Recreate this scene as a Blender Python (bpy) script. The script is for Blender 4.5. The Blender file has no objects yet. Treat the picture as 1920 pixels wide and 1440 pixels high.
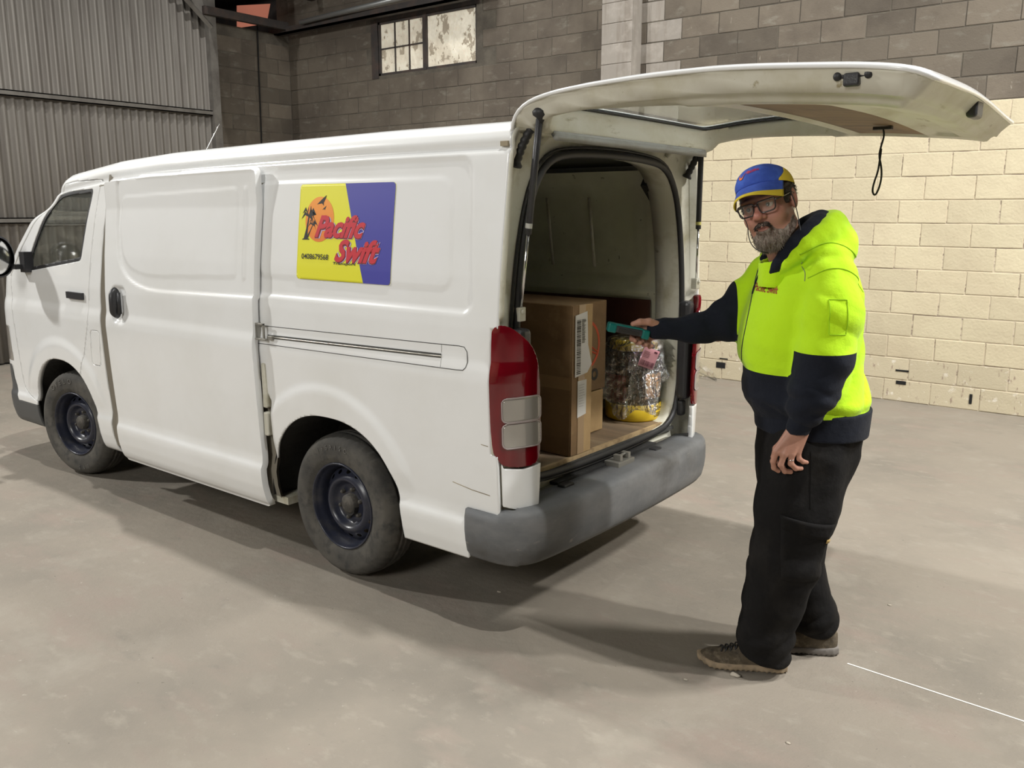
import bpy, bmesh, math, random
import numpy as np
from mathutils import Vector, Matrix, Euler
random.seed(7); RNG = np.random.default_rng(11)
S = bpy.context.scene
COL = S.collection
PI = math.pi

# ------------------------------------------------------------------ camera
cam_d = bpy.data.cameras.new('camera'); cam = bpy.data.objects.new('camera', cam_d); COL.objects.link(cam)
cam_d.sensor_width = 36.0; cam_d.lens = 1629.23 * 36 / 1920; cam_d.clip_start = 0.05; cam_d.clip_end = 200
_yaw, _pit, _rol = -0.6671, -0.1946, 0.001
_f = Vector((math.sin(_yaw) * math.cos(_pit), math.cos(_yaw) * math.cos(_pit), math.sin(_pit)))
_r = Vector((math.cos(_yaw), -math.sin(_yaw), 0)); _u = _r.cross(_f)
_r2 = math.cos(_rol) * _r + math.sin(_rol) * _u; _u2 = -math.sin(_rol) * _r + math.cos(_rol) * _u
cam.matrix_world = Matrix((( _r2.x, _u2.x, -_f.x, 1.9213), (_r2.y, _u2.y, -_f.y, -2.4894), (_r2.z, _u2.z, -_f.z, 1.6888), (0, 0, 0, 1)))
S.camera = cam

# ------------------------------------------------------------------ world, lamps, exposure
S.view_settings.view_transform = 'Standard'; S.view_settings.look = 'None'
S.view_settings.gamma = 1.0; S.view_settings.use_curve_mapping = False
S.view_settings.exposure = -1.22
W = bpy.data.worlds.new('shed_air'); S.world = W; W.use_nodes = True
W.node_tree.nodes['Background'].inputs[0].default_value = (0.80, 0.84, 0.92, 1)
W.node_tree.nodes['Background'].inputs[1].default_value = 0.06

def lamp(name, loc, target, power, size, color=(1, .985, .95)):
    d = bpy.data.lights.new(name, 'AREA'); d.shape = 'DISK'; d.size = size; d.energy = power; d.color = color
    o = bpy.data.objects.new(name, d); COL.objects.link(o); o.location = loc
    o.rotation_euler = (Vector(target) - Vector(loc)).to_track_quat('-Z', 'Y').to_euler()
    return o
LAMPS = [  # unseen lamps set from cast shadows, plus added fills
    ((10.0, -1.6, 30.0), (0.6, 1.0, 0), 10500, 0.5),
    ((-4.4, 0.9, 7.0), (0.6, 1.0, 0), 950, 0.22),
    ((5.6, 1.8, 5.6), (0.5, 0.8, 0.5), 750, 0.25),
    ((-8.1, -3.4, 5.2), (-1.5, -.5, 0.8), 900, 0.35),
    ((1.0, -10.0, 6.0), (-.5, 0, 0.8), 1150, 3.0),  # added soft fill from the camera side
    ((4.6, 3.0, 6.2), (2.0, 3.4, 0.0), 1150, 0.8),  # added to brighten the back wall and the right of the floor
]
for i, (l, t, p, s) in enumerate(LAMPS):
    lamp('bay_and_fill_lamp', l, t, p, s)

# ------------------------------------------------------------------ helpers
def link(o, parent=None):
    COL.objects.link(o)
    if parent is not None: o.parent = parent
    return o
def tag(o, label=None, cat=None, group=None, kind=None):
    if label: o['label'] = label
    if cat: o['category'] = cat
    if group: o['group'] = group
    if kind: o['kind'] = kind
    return o
def empty(name, loc=(0, 0, 0)):
    o = bpy.data.objects.new(name, None); o.location = loc; o.empty_display_size = .1
    return link(o)
def mesh_data(name, v, f, mat=None, smooth=True, mats=None, mi=None):
    me = bpy.data.meshes.new(name)
    v = np.asarray(v, float)
    me.from_pydata([tuple(p) for p in v.tolist()], [], [tuple(int(i) for i in q) for q in f])
    if mats:
        for m in mats: me.materials.append(m)
        if mi is not None: me.polygons.foreach_set('material_index', np.asarray(mi, np.int32))
    elif mat: me.materials.append(mat)
    me.polygons.foreach_set('use_smooth', np.full(len(me.polygons), bool(smooth)))
    me.update()
    return me
def obj(name, v, f, mat=None, parent=None, smooth=True, origin=None, **k):
    v = np.asarray(v, float).reshape(-1, 3)
    off = np.zeros(3)
    if parent is not None: off = np.array(parent.location)          # parents are never rotated or scaled
    if origin is not None:
        o_ = np.asarray(origin, float); me = mesh_data(name, v - o_, f, mat, smooth, **k)
        o = bpy.data.objects.new(name, me); link(o, parent); o.location = tuple(o_ - off)
    else:
        me = mesh_data(name, v - off, f, mat, smooth, **k)
        o = bpy.data.objects.new(name, me); link(o, parent)
    return o
def sub(name, v, f, mat, part, **k):                               # sub-part below a part whose origin equals its thing's
    o = obj(name, v, f, mat, None, **k)
    base = part.matrix_world.translation if False else Vector((0, 0, 0))
    p = part; acc = Vector((0, 0, 0))
    while p is not None: acc = acc + p.location; p = p.parent
    o.parent = part; o.location = Vector(o.location) - acc
    return o
def solid(o, t, off=-1.0, even=True):
    m = o.modifiers.new('thickness', 'SOLIDIFY'); m.thickness = t; m.offset = off; m.use_even_offset = False
    return o
def bevel(o, w, seg=2, ang=35):
    m = o.modifiers.new('edges', 'BEVEL'); m.width = w; m.segments = seg; m.limit_method = 'ANGLE'; m.angle_limit = math.radians(ang)
    m.harden_normals = False
    return o
def subsurf(o, n=1):
    m = o.modifiers.new('smooth', 'SUBSURF'); m.levels = n; m.render_levels = n; return o

class MB:
    """collects shapes into one mesh"""
    def __init__(s): s.v = []; s.f = []; s.n = 0; s.m = []
    def add(s, v, f, mi=0):
        v = np.asarray(v, float).reshape(-1, 3); s.v.append(v)
        s.f += [tuple(int(i) + s.n for i in q) for q in f]; s.m += [mi] * len(f); s.n += len(v); return s
    def box(s, a, b, mi=0, R=None, c=None):
        x0, y0, z0 = a; x1, y1, z1 = b
        v = np.array([(x0, y0, z0), (x1, y0, z0), (x1, y1, z0), (x0, y1, z0), (x0, y0, z1), (x1, y0, z1), (x1, y1, z1), (x0, y1, z1)], float)
        if R is not None:
            c_ = np.array(c if c is not None else v.mean(0)); v = (v - c_) @ np.array(R).T + c_
        return s.add(v, [(0, 3, 2, 1), (4, 5, 6, 7), (0, 1, 5, 4), (1, 2, 6, 5), (2, 3, 7, 6), (3, 0, 4, 7)], mi)
    def tube(s, pts, r, n=10, mi=0, cap=True, closed=False, flat=None):
        v, f = tube(pts, r, n, cap, closed, flat); return s.add(v, f, mi)
    def lathe(s, prof, c, axis='z', n=32, mi=0):
        v, f = lathe(prof, c, axis, n); return s.add(v, f, mi)
    def arr(s): return (np.concatenate(s.v) if s.v else np.zeros((0, 3))), s.f
    def build(s, name, mat, parent=None, smooth=False, origin=None, mats=None):
        v, f = s.arr()
        if mats: return obj(name, v, f, None, parent, smooth, origin, mats=mats, mi=s.m)
        return obj(name, v, f, mat, parent, smooth, origin)
    def buildsub(s, name, mat, part, smooth=False):
        v, f = s.arr(); return sub(name, v, f, mat, part, smooth=smooth)
def frame_path(P, closed=False, up=None):
    P = np.asarray(P, float); n = len(P)
    T = np.zeros_like(P)
    if closed: T = np.roll(P, -1, 0) - np.roll(P, 1, 0)
    else:
        T[1:-1] = P[2:] - P[:-2]; T[0] = P[1] - P[0]; T[-1] = P[-1] - P[-2]
    T /= np.linalg.norm(T, axis=1)[:, None] + 1e-12
    a = np.array(up if up is not None else ((0, 0, 1) if abs(T[0][2]) < .9 else (1, 0, 0)), float)
    N = np.zeros_like(P); B = np.zeros_like(P)
    prev = a - T[0] * (a @ T[0]); prev /= np.linalg.norm(prev)
    for i in range(n):
        x = prev - T[i] * (prev @ T[i]); x /= np.linalg.norm(x) + 1e-12
        N[i] = x; B[i] = np.cross(T[i], x); prev = x
    return P, T, N, B
def tube(pts, r, n=10, cap=True, closed=False, flat=None, up=None):
    P, T, N, B = frame_path(pts, closed, up); m = len(P)
    r = np.broadcast_to(np.asarray(r, float), (m,)) if np.ndim(r) < 2 else r
    a = np.arange(n) * 2 * PI / n; fl = 1.0 if flat is None else flat
    v = (P[:, None] + (N[:, None] * np.cos(a)[None, :, None] + B[:, None] * np.sin(a)[None, :, None] * fl) * np.asarray(r)[:, None, None]).reshape(-1, 3)
    f = []
    for i in range(m if closed else m - 1):
        j = (i + 1) % m
        for k in range(n):
            l = (k + 1) % n; f.append((i * n + k, i * n + l, j * n + l, j * n + k))
    if cap and not closed:
        f.append(tuple(range(n))[::-1]); f.append(tuple((m - 1) * n + k for k in range(n)))
    return v, f
def lathe(prof, c, axis='z', n=32):
    """prof: list of (radius, height) along the axis"""
    prof = np.array(prof, float); m = len(prof); a = np.arange(n) * 2 * PI / n
    x = prof[:, 0][:, None] * np.cos(a); y = prof[:, 0][:, None] * np.sin(a); z = np.repeat(prof[:, 1][:, None], n, 1)
    if axis == 'z': v = np.stack([x, y, z], -1)
    elif axis == 'y': v = np.stack([x, z, -y], -1)
    else: v = np.stack([z, x, y], -1)
    v = v.reshape(-1, 3) + np.array(c, float)
    f = [(i * n + k, i * n + (k + 1) % n, (i + 1) * n + (k + 1) % n, (i + 1) * n + k) for i in range(m - 1) for k in range(n)]
    return v, f
def grid_faces(nr, nc, wrap=False, flip=False):
    i = np.arange(nr - 1)[:, None]; j = np.arange(nc if wrap else nc - 1)[None]
    j2 = (j + 1) % nc
    q = np.stack([i * nc + j, i * nc + j2, (i + 1) * nc + j2, (i + 1) * nc + j], -1).reshape(-1, 4)
    return (q[:, ::-1] if flip else q)
def clip(V, F, fld, extra=None):
    """keep the part of a mesh where fld >= 0, cutting faces along the zero line"""
    V = np.asarray(V, float); fld = np.asarray(fld, float)
    s = fld >= 0; newv = []; ed = {}; out = []
    nv = len(V); ex = [] if extra is not None else None
    keepall = []
    for q in F:
        c = [bool(s[i]) for i in q]
        if all(c): out.append(tuple(int(i) for i in q)); continue
        if not any(c): continue
        p = []
        m = len(q)
        for k in range(m):
            a = int(q[k]); b = int(q[(k + 1) % m])
            if s[a]: p.append(a)
            if s[a] != s[b]:
                key = (a, b) if a < b else (b, a)
                if key not in ed:
                    t = fld[key[0]] / (fld[key[0]] - fld[key[1]])
                    newv.append(V[key[0]] * (1 - t) + V[key[1]] * t)
                    if ex is not None: ex.append(extra[key[0]] * (1 - t) + extra[key[1]] * t)
                    ed[key] = nv + len(newv) - 1
                p.append(ed[key])
        if len(p) > 2: out.append(tuple(p))
    VV = np.concatenate([V, np.array(newv).reshape(-1, 3)]) if newv else V
    EE = None
    if extra is not None: EE = np.concatenate([extra, np.array(ex).reshape(-1, extra.shape[1])]) if ex else extra
    used = np.zeros(len(VV), bool)
    for p in out: used[list(p)] = True
    idx = np.cumsum(used) - 1
    out = [tuple(int(idx[i]) for i in p) for p in out]
    return (VV[used], out) if extra is None else (VV[used], out, EE[used])
def poly_sdf(x, z, poly):
    """signed distance, positive inside"""
    P = np.array(poly, float); x = np.asarray(x, float); z = np.asarray(z, float)
    d = np.full(x.shape, 1e9); ins = np.zeros(x.shape, bool)
    for i in range(len(P)):
        a = P[i]; b = P[(i + 1) % len(P)]; e = b - a
        t = np.clip(((x - a[0]) * e[0] + (z - a[1]) * e[1]) / (e @ e + 1e-12), 0, 1)
        d = np.minimum(d, np.hypot(x - a[0] - t * e[0], z - a[1] - t * e[1]))
        c = ((a[1] > z) != (b[1] > z)) & (x < (b[0] - a[0]) * (z - a[1]) / (b[1] - a[1] + 1e-15) + a[0])
        ins ^= c
    return np.where(ins, d, -d)
def rr_sdf(x, z, x0, x1, z0, z1, r):
    cx, cz = (x0 + x1) / 2, (z0 + z1) / 2
    qx = np.abs(x - cx) - (x1 - x0) / 2 + r; qz = np.abs(z - cz) - (z1 - z0) / 2 + r
    return -(np.hypot(np.maximum(qx, 0), np.maximum(qz, 0)) + np.minimum(np.maximum(qx, qz), 0) - r)
def sst(x, a, b):
    t = np.clip((np.asarray(x, float) - a) / (b - a), 0, 1); return t * t * (3 - 2 * t)
def smooth_poly(pts, it=2, closed=True):
    P = np.array(pts, float)
    for _ in range(it):
        if closed:
            Q = np.roll(P, -1, 0); P = np.stack([P * .75 + Q * .25, P * .25 + Q * .75], 1).reshape(-1, P.shape[1])
        else:
            A, B = P[:-1], P[1:]; M_ = np.stack([A * .75 + B * .25, A * .25 + B * .75], 1).reshape(-1, P.shape[1])
            P = np.concatenate([P[:1], M_[1:-1], P[-1:]]) if len(M_) > 2 else P
    return P
def round_poly(pts, r, n=6):
    P = np.array(pts, float); out = []; m = len(P); rr_ = np.broadcast_to(np.asarray(r, float), (m,))
    for i in range(m):
        a, b, c = P[i - 1], P[i], P[(i + 1) % m]; d1 = a - b; d2 = c - b; l1, l2 = np.linalg.norm(d1), np.linalg.norm(d2)
        k1 = min(rr_[i], l1 * .48); k2 = min(rr_[i], l2 * .48); p = b + d1 / l1 * k1; q = b + d2 / l2 * k2
        for t in np.linspace(0, 1, n): out.append(p * (1 - t) ** 2 + 2 * b * t * (1 - t) + q * t * t)
    return np.array(out)
def resample(P, n, closed=False):
    P = np.asarray(P, float)
    if closed: P = np.concatenate([P, P[:1]])
    d = np.concatenate([[0], np.cumsum(np.linalg.norm(np.diff(P, axis=0), axis=1))])
    t = np.linspace(0, d[-1], n + 1)[:-1] if closed else np.linspace(0, d[-1], n)
    return np.stack([np.interp(t, d, P[:, k]) for k in range(P.shape[1])], 1)

# ------------------------------------------------------------------ signed-distance modelling (bodies, cloth folds)
def surface_nets(fun, lo, hi, h):
    lo = np.array(lo, float); hi = np.array(hi, float)
    n = np.ceil((hi - lo) / h).astype(int) + 1
    ax = [lo[i] + h * np.arange(n[i]) for i in range(3)]
    X, Y, Z = np.meshgrid(*ax, indexing='ij')
    D = fun(np.stack([X, Y, Z], -1).reshape(-1, 3)).reshape(n)
    Sg = D < 0
    m = n - 1
    c = [Sg[i:i + m[0], j:j + m[1], k:k + m[2]] for i in (0, 1) for j in (0, 1) for k in (0, 1)]
    cnt = sum(a.astype(np.int8) for a in c); act = (cnt > 0) & (cnt < 8)
    ids = -np.ones(m, int); ids[act] = np.arange(act.sum())
    I = np.argwhere(act); acc = np.zeros((len(I), 3)); num = np.zeros(len(I))
    corners = [(i, j, k) for i in (0, 1) for j in (0, 1) for k in (0, 1)]
    for a in range(8):
        for b in range(a + 1, 8):
            ca, cb = np.array(corners[a]), np.array(corners[b])
            if np.abs(ca - cb).sum() != 1: continue
            da = D[tuple((I + ca).T)]; db = D[tuple((I + cb).T)]
            x = (da < 0) != (db < 0); t = np.where(x, da / np.where(x, da - db, 1), 0)
            acc += np.where(x[:, None], ca + (cb - ca) * t[:, None], 0); num += x
    V = lo + h * (I + acc / num[:, None])
    F = []
    for ax_ in range(3):
        o = [0, 0, 0]; o[ax_] = 1
        A = Sg[:n[0] - o[0], :n[1] - o[1], :n[2] - o[2]]; B = Sg[o[0]:, o[1]:, o[2]:]
        E = np.argwhere(A != B)
        u, w = [(1, 2), (2, 0), (0, 1)][ax_]
        ok = (E[:, u] > 0) & (E[:, w] > 0) & (E[:, u] < m[u]) & (E[:, w] < m[w]) & (E[:, ax_] < m[ax_]); E = E[ok]
        du = np.zeros(3, int); du[u] = 1; dw = np.zeros(3, int); dw[w] = 1
        q = np.stack([ids[tuple((E - du - dw).T)], ids[tuple((E - dw).T)], ids[tuple(E.T)], ids[tuple((E - du).T)]], 1)
        neg = Sg[tuple(E.T)]
        q = np.where(neg[:, None], q, q[:, ::-1]); F.append(q)
    F = np.concatenate(F); F = F[(F >= 0).all(1)]
    return V, F
def smin(a, b, k):
    h = np.clip(.5 + .5 * (b - a) / k, 0, 1); return b * (1 - h) + a * h - k * h * (1 - h)
def smax(a, b, k): return -smin(-a, -b, k)
def cone(P, a, b, ra, rb):
    a = np.array(a, float); b = np.array(b, float); d = b - a
    t = np.clip(((P - a) @ d) / (d @ d), 0, 1)
    return np.linalg.norm(P - a - t[:, None] * d, axis=1) - (ra + (rb - ra) * t)
def ell(P, c, r, R=None):
    q = P - np.array(c, float)
    if R is not None: q = q @ np.array(R, float)
    r = np.array(r, float); k = np.linalg.norm(q / r, axis=1); g = np.linalg.norm(q / (r * r), axis=1) + 1e-9
    return k * (k - 1) / g
def rot(ax, deg):
    return np.array(Matrix.Rotation(math.radians(deg), 3, ax))

# ------------------------------------------------------------------ materials
MATS = {}
def mat(name, col, rough=.6, metal=0., spec=.5, coat=0., noise=None, bump=None, trans=0., emit=None, es=0., ior=None, alpha=None, sheen=0., objrand=None, obj_coords=True):
    m = bpy.data.materials.new(name); m.use_nodes = True; nt = m.node_tree; N = nt.nodes; L = nt.links
    b = N['Principled BSDF']; b.inputs['Base Color'].default_value = (*col, 1)
    b.inputs['Roughness'].default_value = rough; b.inputs['Metallic'].default_value = metal
    b.inputs['Specular IOR Level'].default_value = spec; b.inputs['Coat Weight'].default_value = coat; b.inputs['Coat Roughness'].default_value = .05
    b.inputs['Transmission Weight'].default_value = trans
    if ior: b.inputs['IOR'].default_value = ior
    if alpha is not None: b.inputs['Alpha'].default_value = alpha
    if sheen: b.inputs['Sheen Weight'].default_value = sheen
    if emit: b.inputs['Emission Color'].default_value = (*emit, 1); b.inputs['Emission Strength'].default_value = es
    cur = None
    tc = N.new('ShaderNodeTexCoord')
    src = tc.outputs['Object'] if obj_coords else None
    if not obj_coords:
        g = N.new('ShaderNodeNewGeometry'); src = g.outputs['Position']
    if noise:
        for (c2, scale, lo, hi, det) in noise:      # mix in colour c2 where noise is between lo..hi
            t = N.new('ShaderNodeTexNoise'); t.inputs['Scale'].default_value = scale if np.ndim(scale) == 0 else 1.0; t.inputs['Detail'].default_value = det; t.inputs['Roughness'].default_value = .62
            if np.ndim(scale):
                mp = N.new('ShaderNodeMapping'); mp.inputs['Scale'].default_value = scale; L.new(src, mp.inputs[0]); L.new(mp.outputs[0], t.inputs['Vector'])
            else: L.new(src, t.inputs['Vector'])
            mr = N.new('ShaderNodeMapRange'); mr.inputs[1].default_value = lo; mr.inputs[2].default_value = hi; L.new(t.outputs[0], mr.inputs[0])
            mx = N.new('ShaderNodeMix'); mx.data_type = 'RGBA'; L.new(mr.outputs[0], mx.inputs[0])
            if cur is None: mx.inputs[6].default_value = (*col, 1)
            else: L.new(cur, mx.inputs[6])
            mx.inputs[7].default_value = (*c2, 1); cur = mx.outputs[2]
    if objrand:
        oi = N.new('ShaderNodeObjectInfo'); mr = N.new('ShaderNodeMapRange'); mr.inputs[3].default_value = objrand[0]; mr.inputs[4].default_value = objrand[1]
        L.new(oi.outputs['Random'], mr.inputs[0])
        mx = N.new('ShaderNodeMix'); mx.data_type = 'RGBA'; mx.blend_type = 'MULTIPLY'; mx.inputs[0].default_value = 1
        if cur is None: mx.inputs[6].default_value = (*col, 1)
        else: L.new(cur, mx.inputs[6])
        L.new(mr.outputs[0], mx.inputs[7]); cur = mx.outputs[2]
    if cur is not None: L.new(cur, b.inputs['Base Color'])
    if bump:
        last = None
        for (scale, dist) in bump:
            t = N.new('ShaderNodeTexNoise'); t.inputs['Detail'].default_value = 5
            if np.ndim(scale):
                mp = N.new('ShaderNodeMapping'); mp.inputs['Scale'].default_value = scale; L.new(src, mp.inputs[0]); L.new(mp.outputs[0], t.inputs['Vector']); t.inputs['Scale'].default_value = 1
            else: t.inputs['Scale'].default_value = scale; L.new(src, t.inputs['Vector'])
            bp = N.new('ShaderNodeBump'); bp.inputs['Strength'].default_value = 1; bp.inputs['Distance'].default_value = dist; L.new(t.outputs[0], bp.inputs['Height'])
            if last: L.new(last, bp.inputs['Normal'])
            last = bp.outputs[0]
        L.new(last, b.inputs['Normal'])
    MATS[name] = m; return m

# ------------------------------------------------------------------ setting
M_floor = mat('concrete_floor', (.222, .194, .157), .80, noise=[((.175, .156, .128), .8, .44, .64, 6), ((.255, .23, .19), 2.1, .54, .74, 9), ((.16, .145, .12), (4, 7, 1), .62, .80, 8), ((.225, .185, .152), (1.6, 3.2, 1), .52, .68, 4), ((.245, .22, .18), (7, 12, 1), .56, .72, 8), ((.31, .285, .24), 34., .68, .78, 3), ((.085, .075, .06), 46., .745, .77, 2)], bump=[(3., .006), ((9, 16, 1), .003), (26., .003), (140., .0012)], obj_coords=False)
M_cream = mat('cream_paint', (.56, .495, .345), .75, noise=[((.50, .43, .30), 1.7, .42, .7, 6), ((.42, .35, .24), (30, 30, 14), .62, .78, 6)], bump=[(9., .005), (45., .003)], objrand=(.93, 1.04), obj_coords=False)
M_creamlow = mat('cream_paint_flaking', (.53, .465, .33), .8, noise=[((.33, .25, .19), (26, 26, 9), .60, .66, 6), ((.70, .65, .55), 14., .60, .70, 5)], bump=[(9., .004), (60., .002)], objrand=(.92, 1.03), obj_coords=False)
M_grey = mat('grey_block', (.138, .116, .090), .92, noise=[((.095, .078, .061), 1.3, .42, .62, 6), ((.18, .165, .135), (5, 5, 12), .56, .74, 6), ((.33, .30, .25), (22, 22, 5), .70, .78, 5)], bump=[(11., .004), (80., .002)], objrand=(.74, 1.22), obj_coords=False)
M_pier = mat('pale_grey_paint', (.27, .245, .215), .85, noise=[((.20, .17, .14), (14, 14, 1.2), .50, .72, 6), ((.34, .31, .275), 5., .5, .7, 4)], bump=[(12., .003)], objrand=(.94, 1.05), obj_coords=False)
M_mortar = mat('grey_mortar', (.075, .065, .052), .95, noise=[((.13, .115, .09), 4., .4, .7, 5)], bump=[(60., .003)], obj_coords=False)
M_mortarc = mat('cream_mortar', (.53, .46, .34), .85, noise=[((.26, .21, .16), (3, 3, 26), .50, .62, 6)], bump=[(60., .002)], obj_coords=False)
M_dark = mat('dark_steel', (.035, .03, .028), .7, noise=[((.07, .045, .035), 6., .45, .7, 5)])
M_black = mat('black_void', (.006, .006, .006), .9)
M_corr = mat('weathered_corrugated_iron', (.20, .185, .165), .6, metal=.15, noise=[((.14, .125, .11), (1, 9, .5), .42, .7, 6), ((.28, .265, .24), (2, 30, .9), .6, .8, 4)], obj_coords=False)

v = [(-9.6, -9, 0), (8.5, -9, 0), (8.5, 5.84, 0), (-9.6, 5.84, 0), (-9.6, -9, -.1), (8.5, -9, -.1), (8.5, 5.84, -.1), (-9.6, 5.84, -.1)]
o = obj('floor', v, [(0, 1, 2, 3), (7, 6, 5, 4), (0, 4, 5, 1), (1, 5, 6, 2), (2, 6, 7, 3), (3, 7, 4, 0)], M_floor, smooth=False); o['kind'] = 'structure'

def block_mesh(w, h, d, seed, m):
    """hollow-block face: front at -y, chamfered and slightly uneven"""
    r = random.Random(seed); c = .004
    j = lambda s=.0022: r.uniform(-s, s)
    out = [(-w / 2 + j(), 0, -h / 2 + j()), (w / 2 + j(), 0, -h / 2 + j()), (w / 2 + j(), 0, h / 2 + j()), (-w / 2 + j(), 0, h / 2 + j())]
    v = [(x, d, z) for x, y, z in out] + [(x, c, z) for x, y, z in out] + [(x * (1 - 2 * c / w), j(.001), z * (1 - 2 * c / h)) for x, y, z in out]
    f = [(8, 9, 10, 11)]
    for k in range(4):
        l = (k + 1) % 4; f += [(4 + k, 4 + l, 8 + l, 8 + k), (k, l, 4 + l, 4 + k)]
    me = mesh_data('block', v, f, m, smooth=False); return me
BW, BH = .391, .1915
BM = [block_mesh(BW, BH, .05, s, M_grey) for s in range(4)]
BHALF = [block_mesh(BW / 2 - .005, BH, .05, s + 9, M_grey) for s in range(2)]

PAINT_ROW = 13                                             # painted cream up to here
def wall_blocks(parent, origin, udir, ncol, nrow, x0, skip, limit, matfn, prefer):
    """running-bond blocks; udir is the horizontal direction of the wall"""
    u = Vector(udir); rz = math.atan2(u.y, u.x); cells = []
    for r in range(nrow):
        sh = .2 if r % 2 else 0.
        for c in range(-1, ncol):
            a = x0 + c * .4 + sh; b = a + .4; zc = .1 + r * .2
            lo, hi = max(a, x0), min(b, x0 + ncol * .4)
            if hi - lo < .12: continue
            if skip(lo, hi, zc): continue
            cells.append((lo, hi, zc, r))
    cells.sort(key=prefer)
    rest = MB(); mlist = []
    for n, (lo, hi, zc, r) in enumerate(cells):
        w = hi - lo; p = Vector(origin) + u * ((lo + hi) / 2) + Vector((0, 0, zc)); m = matfn((lo + hi) / 2, r)
        depth = random.uniform(-.0015, .002); nrm = Vector((-math.sin(rz), math.cos(rz), 0))
        p = p + nrm * depth
        if n < limit:
            me = random.choice(BM) if w > .3 else random.choice(BHALF)
            o = bpy.data.objects.new('block', me); link(o, parent); o.location = p - Vector(parent.location); o.rotation_euler = (0, 0, rz)
            if w <= .3 or abs(w - .4) > .01: o.scale.x = w / (.4 if w > .3 else .2)
            o.material_slots[0].link = 'OBJECT'; o.material_slots[0].material = m
        else:
            me = random.choice(BM); vv = np.array([q.co for q in me.vertices]); vv[:, 0] *= w / .4
            R_ = rot('Z', math.degrees(rz)); vv = vv @ R_.T + np.array(p)
            mi = {M_grey.name: 0, M_cream.name: 1, M_pier.name: 2, M_creamlow.name: 3}[m.name]
            rest.add(vv, [tuple(q.vertices) for q in me.polygons], mi)
    if rest.n:
        o = rest.build('blocks', None, parent, smooth=False, mats=[M_grey, M_cream, M_pier, M_creamlow]); o['kind'] = 'stuff'
    return cells

o = MB().box((-12, -12.2, 0), (9, -12.1, 7.5)).build('wall_front', M_cream, smooth=False); o['kind'] = 'structure'
WY = 5.80
# back wall: mortar body with a window hole, then its blocks
XL, XR, ZT = -8.65, 5.75, 4.8
WX0, WX1, WZ0, WZ1 = -6.83, -5.15, 3.44, 4.10
mb = MB(); 
for a, b in (((XL - .25, WY + .005, PAINT_ROW * .2), (WX0, WY + .2, ZT)), ((WX0, WY + .005, PAINT_ROW * .2), (WX1, WY + .2, WZ0)), ((WX0, WY + .005, WZ1), (WX1, WY + .2, ZT)), ((WX1, WY + .005, PAINT_ROW * .2), (XR, WY + .2, ZT))):
    mb.box(a, b, 0)
mb.box((XL - .25, WY + .005, 0), (XR, WY + .2, PAINT_ROW * .2), 1)
wall = mb.build('wall_back', None, mats=[M_mortar, M_mortarc]); wall['kind'] = 'structure'
def wmat(x, r):
    if r < PAINT_ROW: return M_creamlow if r < 2 else M_cream
    if -2.95 < x < -2.5: return M_pier
    return M_grey
def wskip(a, b, z):
    if b > WX0 + .02 and a < WX1 - .02 and WZ0 - .06 < z < WZ1 + .06: return True
    return -3.32 < a and b < -2.80 and False
ncol = int(round((XR - XL) / .4))
wall_blocks(wall, (0, WY, 0), (1, 0, 0), ncol, 24, XL, wskip, 298, wmat, lambda q: -(q[0] - (4 if q[2] > 2.2 or q[0] > -2.6 else 10)) + (40 if q[0] > 1.5 else 0) )
# the half blocks cut by the window get a lining of steel lintel and sill
mb = MB(); mb.box((WX0 - .05, WY - .004, WZ1), (WX1 + .06, WY + .1, WZ1 + .05)); mb.box((WX0 - .12, WY - .006, WZ0 - .03), (WX0, WY + .15, WZ1 + .02))
o = mb.build('lintel', M_dark, wall)
# small drain holes low in the wall
for (x, z, w, h) in ((-.10, .175, .085, .032), (-.10, .285, .11, .016), (.48, .10, .022, .085), (-1.86, .145, .10, .06), (-1.83, .215, .09, .012)):
    mb = MB(); mb.box((x - w / 2, WY - .004, z - h / 2), (x + w / 2, WY + .02, z + h / 2)); mb.build('drain_hole', M_black, wall)

# pier on the back wall
pier = MB().box((-3.27, 5.61, 0), (-2.91, WY, ZT), 0).build('trim_1', None, mats=[M_pier]); pier['kind'] = 'structure'
pbm = block_mesh(.365, .1915, .03, 77, M_pier)
for r in range(12, 24):
    o = bpy.data.objects.new('block', pbm); link(o, pier); o.location = (-3.09, 5.603, .1 + r * .2)
# return wall at the left end
rw = MB().box((XL - .2, 4.40, 0), (XL - .005, WY + .2, 4.14)).build('wall_left', M_mortar); rw['kind'] = 'structure'
wall_blocks(rw, (XL, 4.40, 0), (0, 1, 0), 4, 20, 0., lambda a, b, z: a > 1.41, 300, lambda x, r: M_grey, lambda q: -q[2])
# end wall of corrugated sheets on steel girts
cw = empty('wall_end', (-8.55, 2.2, 0)); cw['kind'] = 'structure'
per = .102; npr = 7
for s in range(19):
    y0 = -8.74 + s * per * npr + .0; ys = np.arange(0, per * (npr + .35), per / 10); ys = ys[y0 + ys < 4.44]
    if len(ys) < 3: continue
    X = -8.55 + .021 * np.cos(2 * PI * (y0 + ys) / per) + (.002 if s % 2 else 0); zz = np.linspace(0.02, 4.9, 3)
    V = np.array([(x, y0 + y, z) for z in zz for x, y in zip(X, ys)])
    o = obj('corrugated_sheet', V, grid_faces(3, len(ys)), M_corr, cw); solid(o, .0015, 0)
M_girt = mat('grey_steel_girt', (.16, .15, .135), .6, metal=.2, noise=[((.10, .09, .08), 5., .4, .7, 5)])
for z in (2.93, 1.565, 4.62):
    MB().box((-8.53, -8.9, z), (-8.47, 4.42, z + .012)).box((-8.482, -8.9, z), (-8.47, 4.42, z + .065)).box((-8.53, -8.9, z + .053), (-8.47, 4.42, z + .065)).build('girt', M_girt, cw)
o = MB().box((-8.56, 4.38, 0), (-8.44, 4.49, 4.75)).build('post', M_girt, cw)
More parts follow.
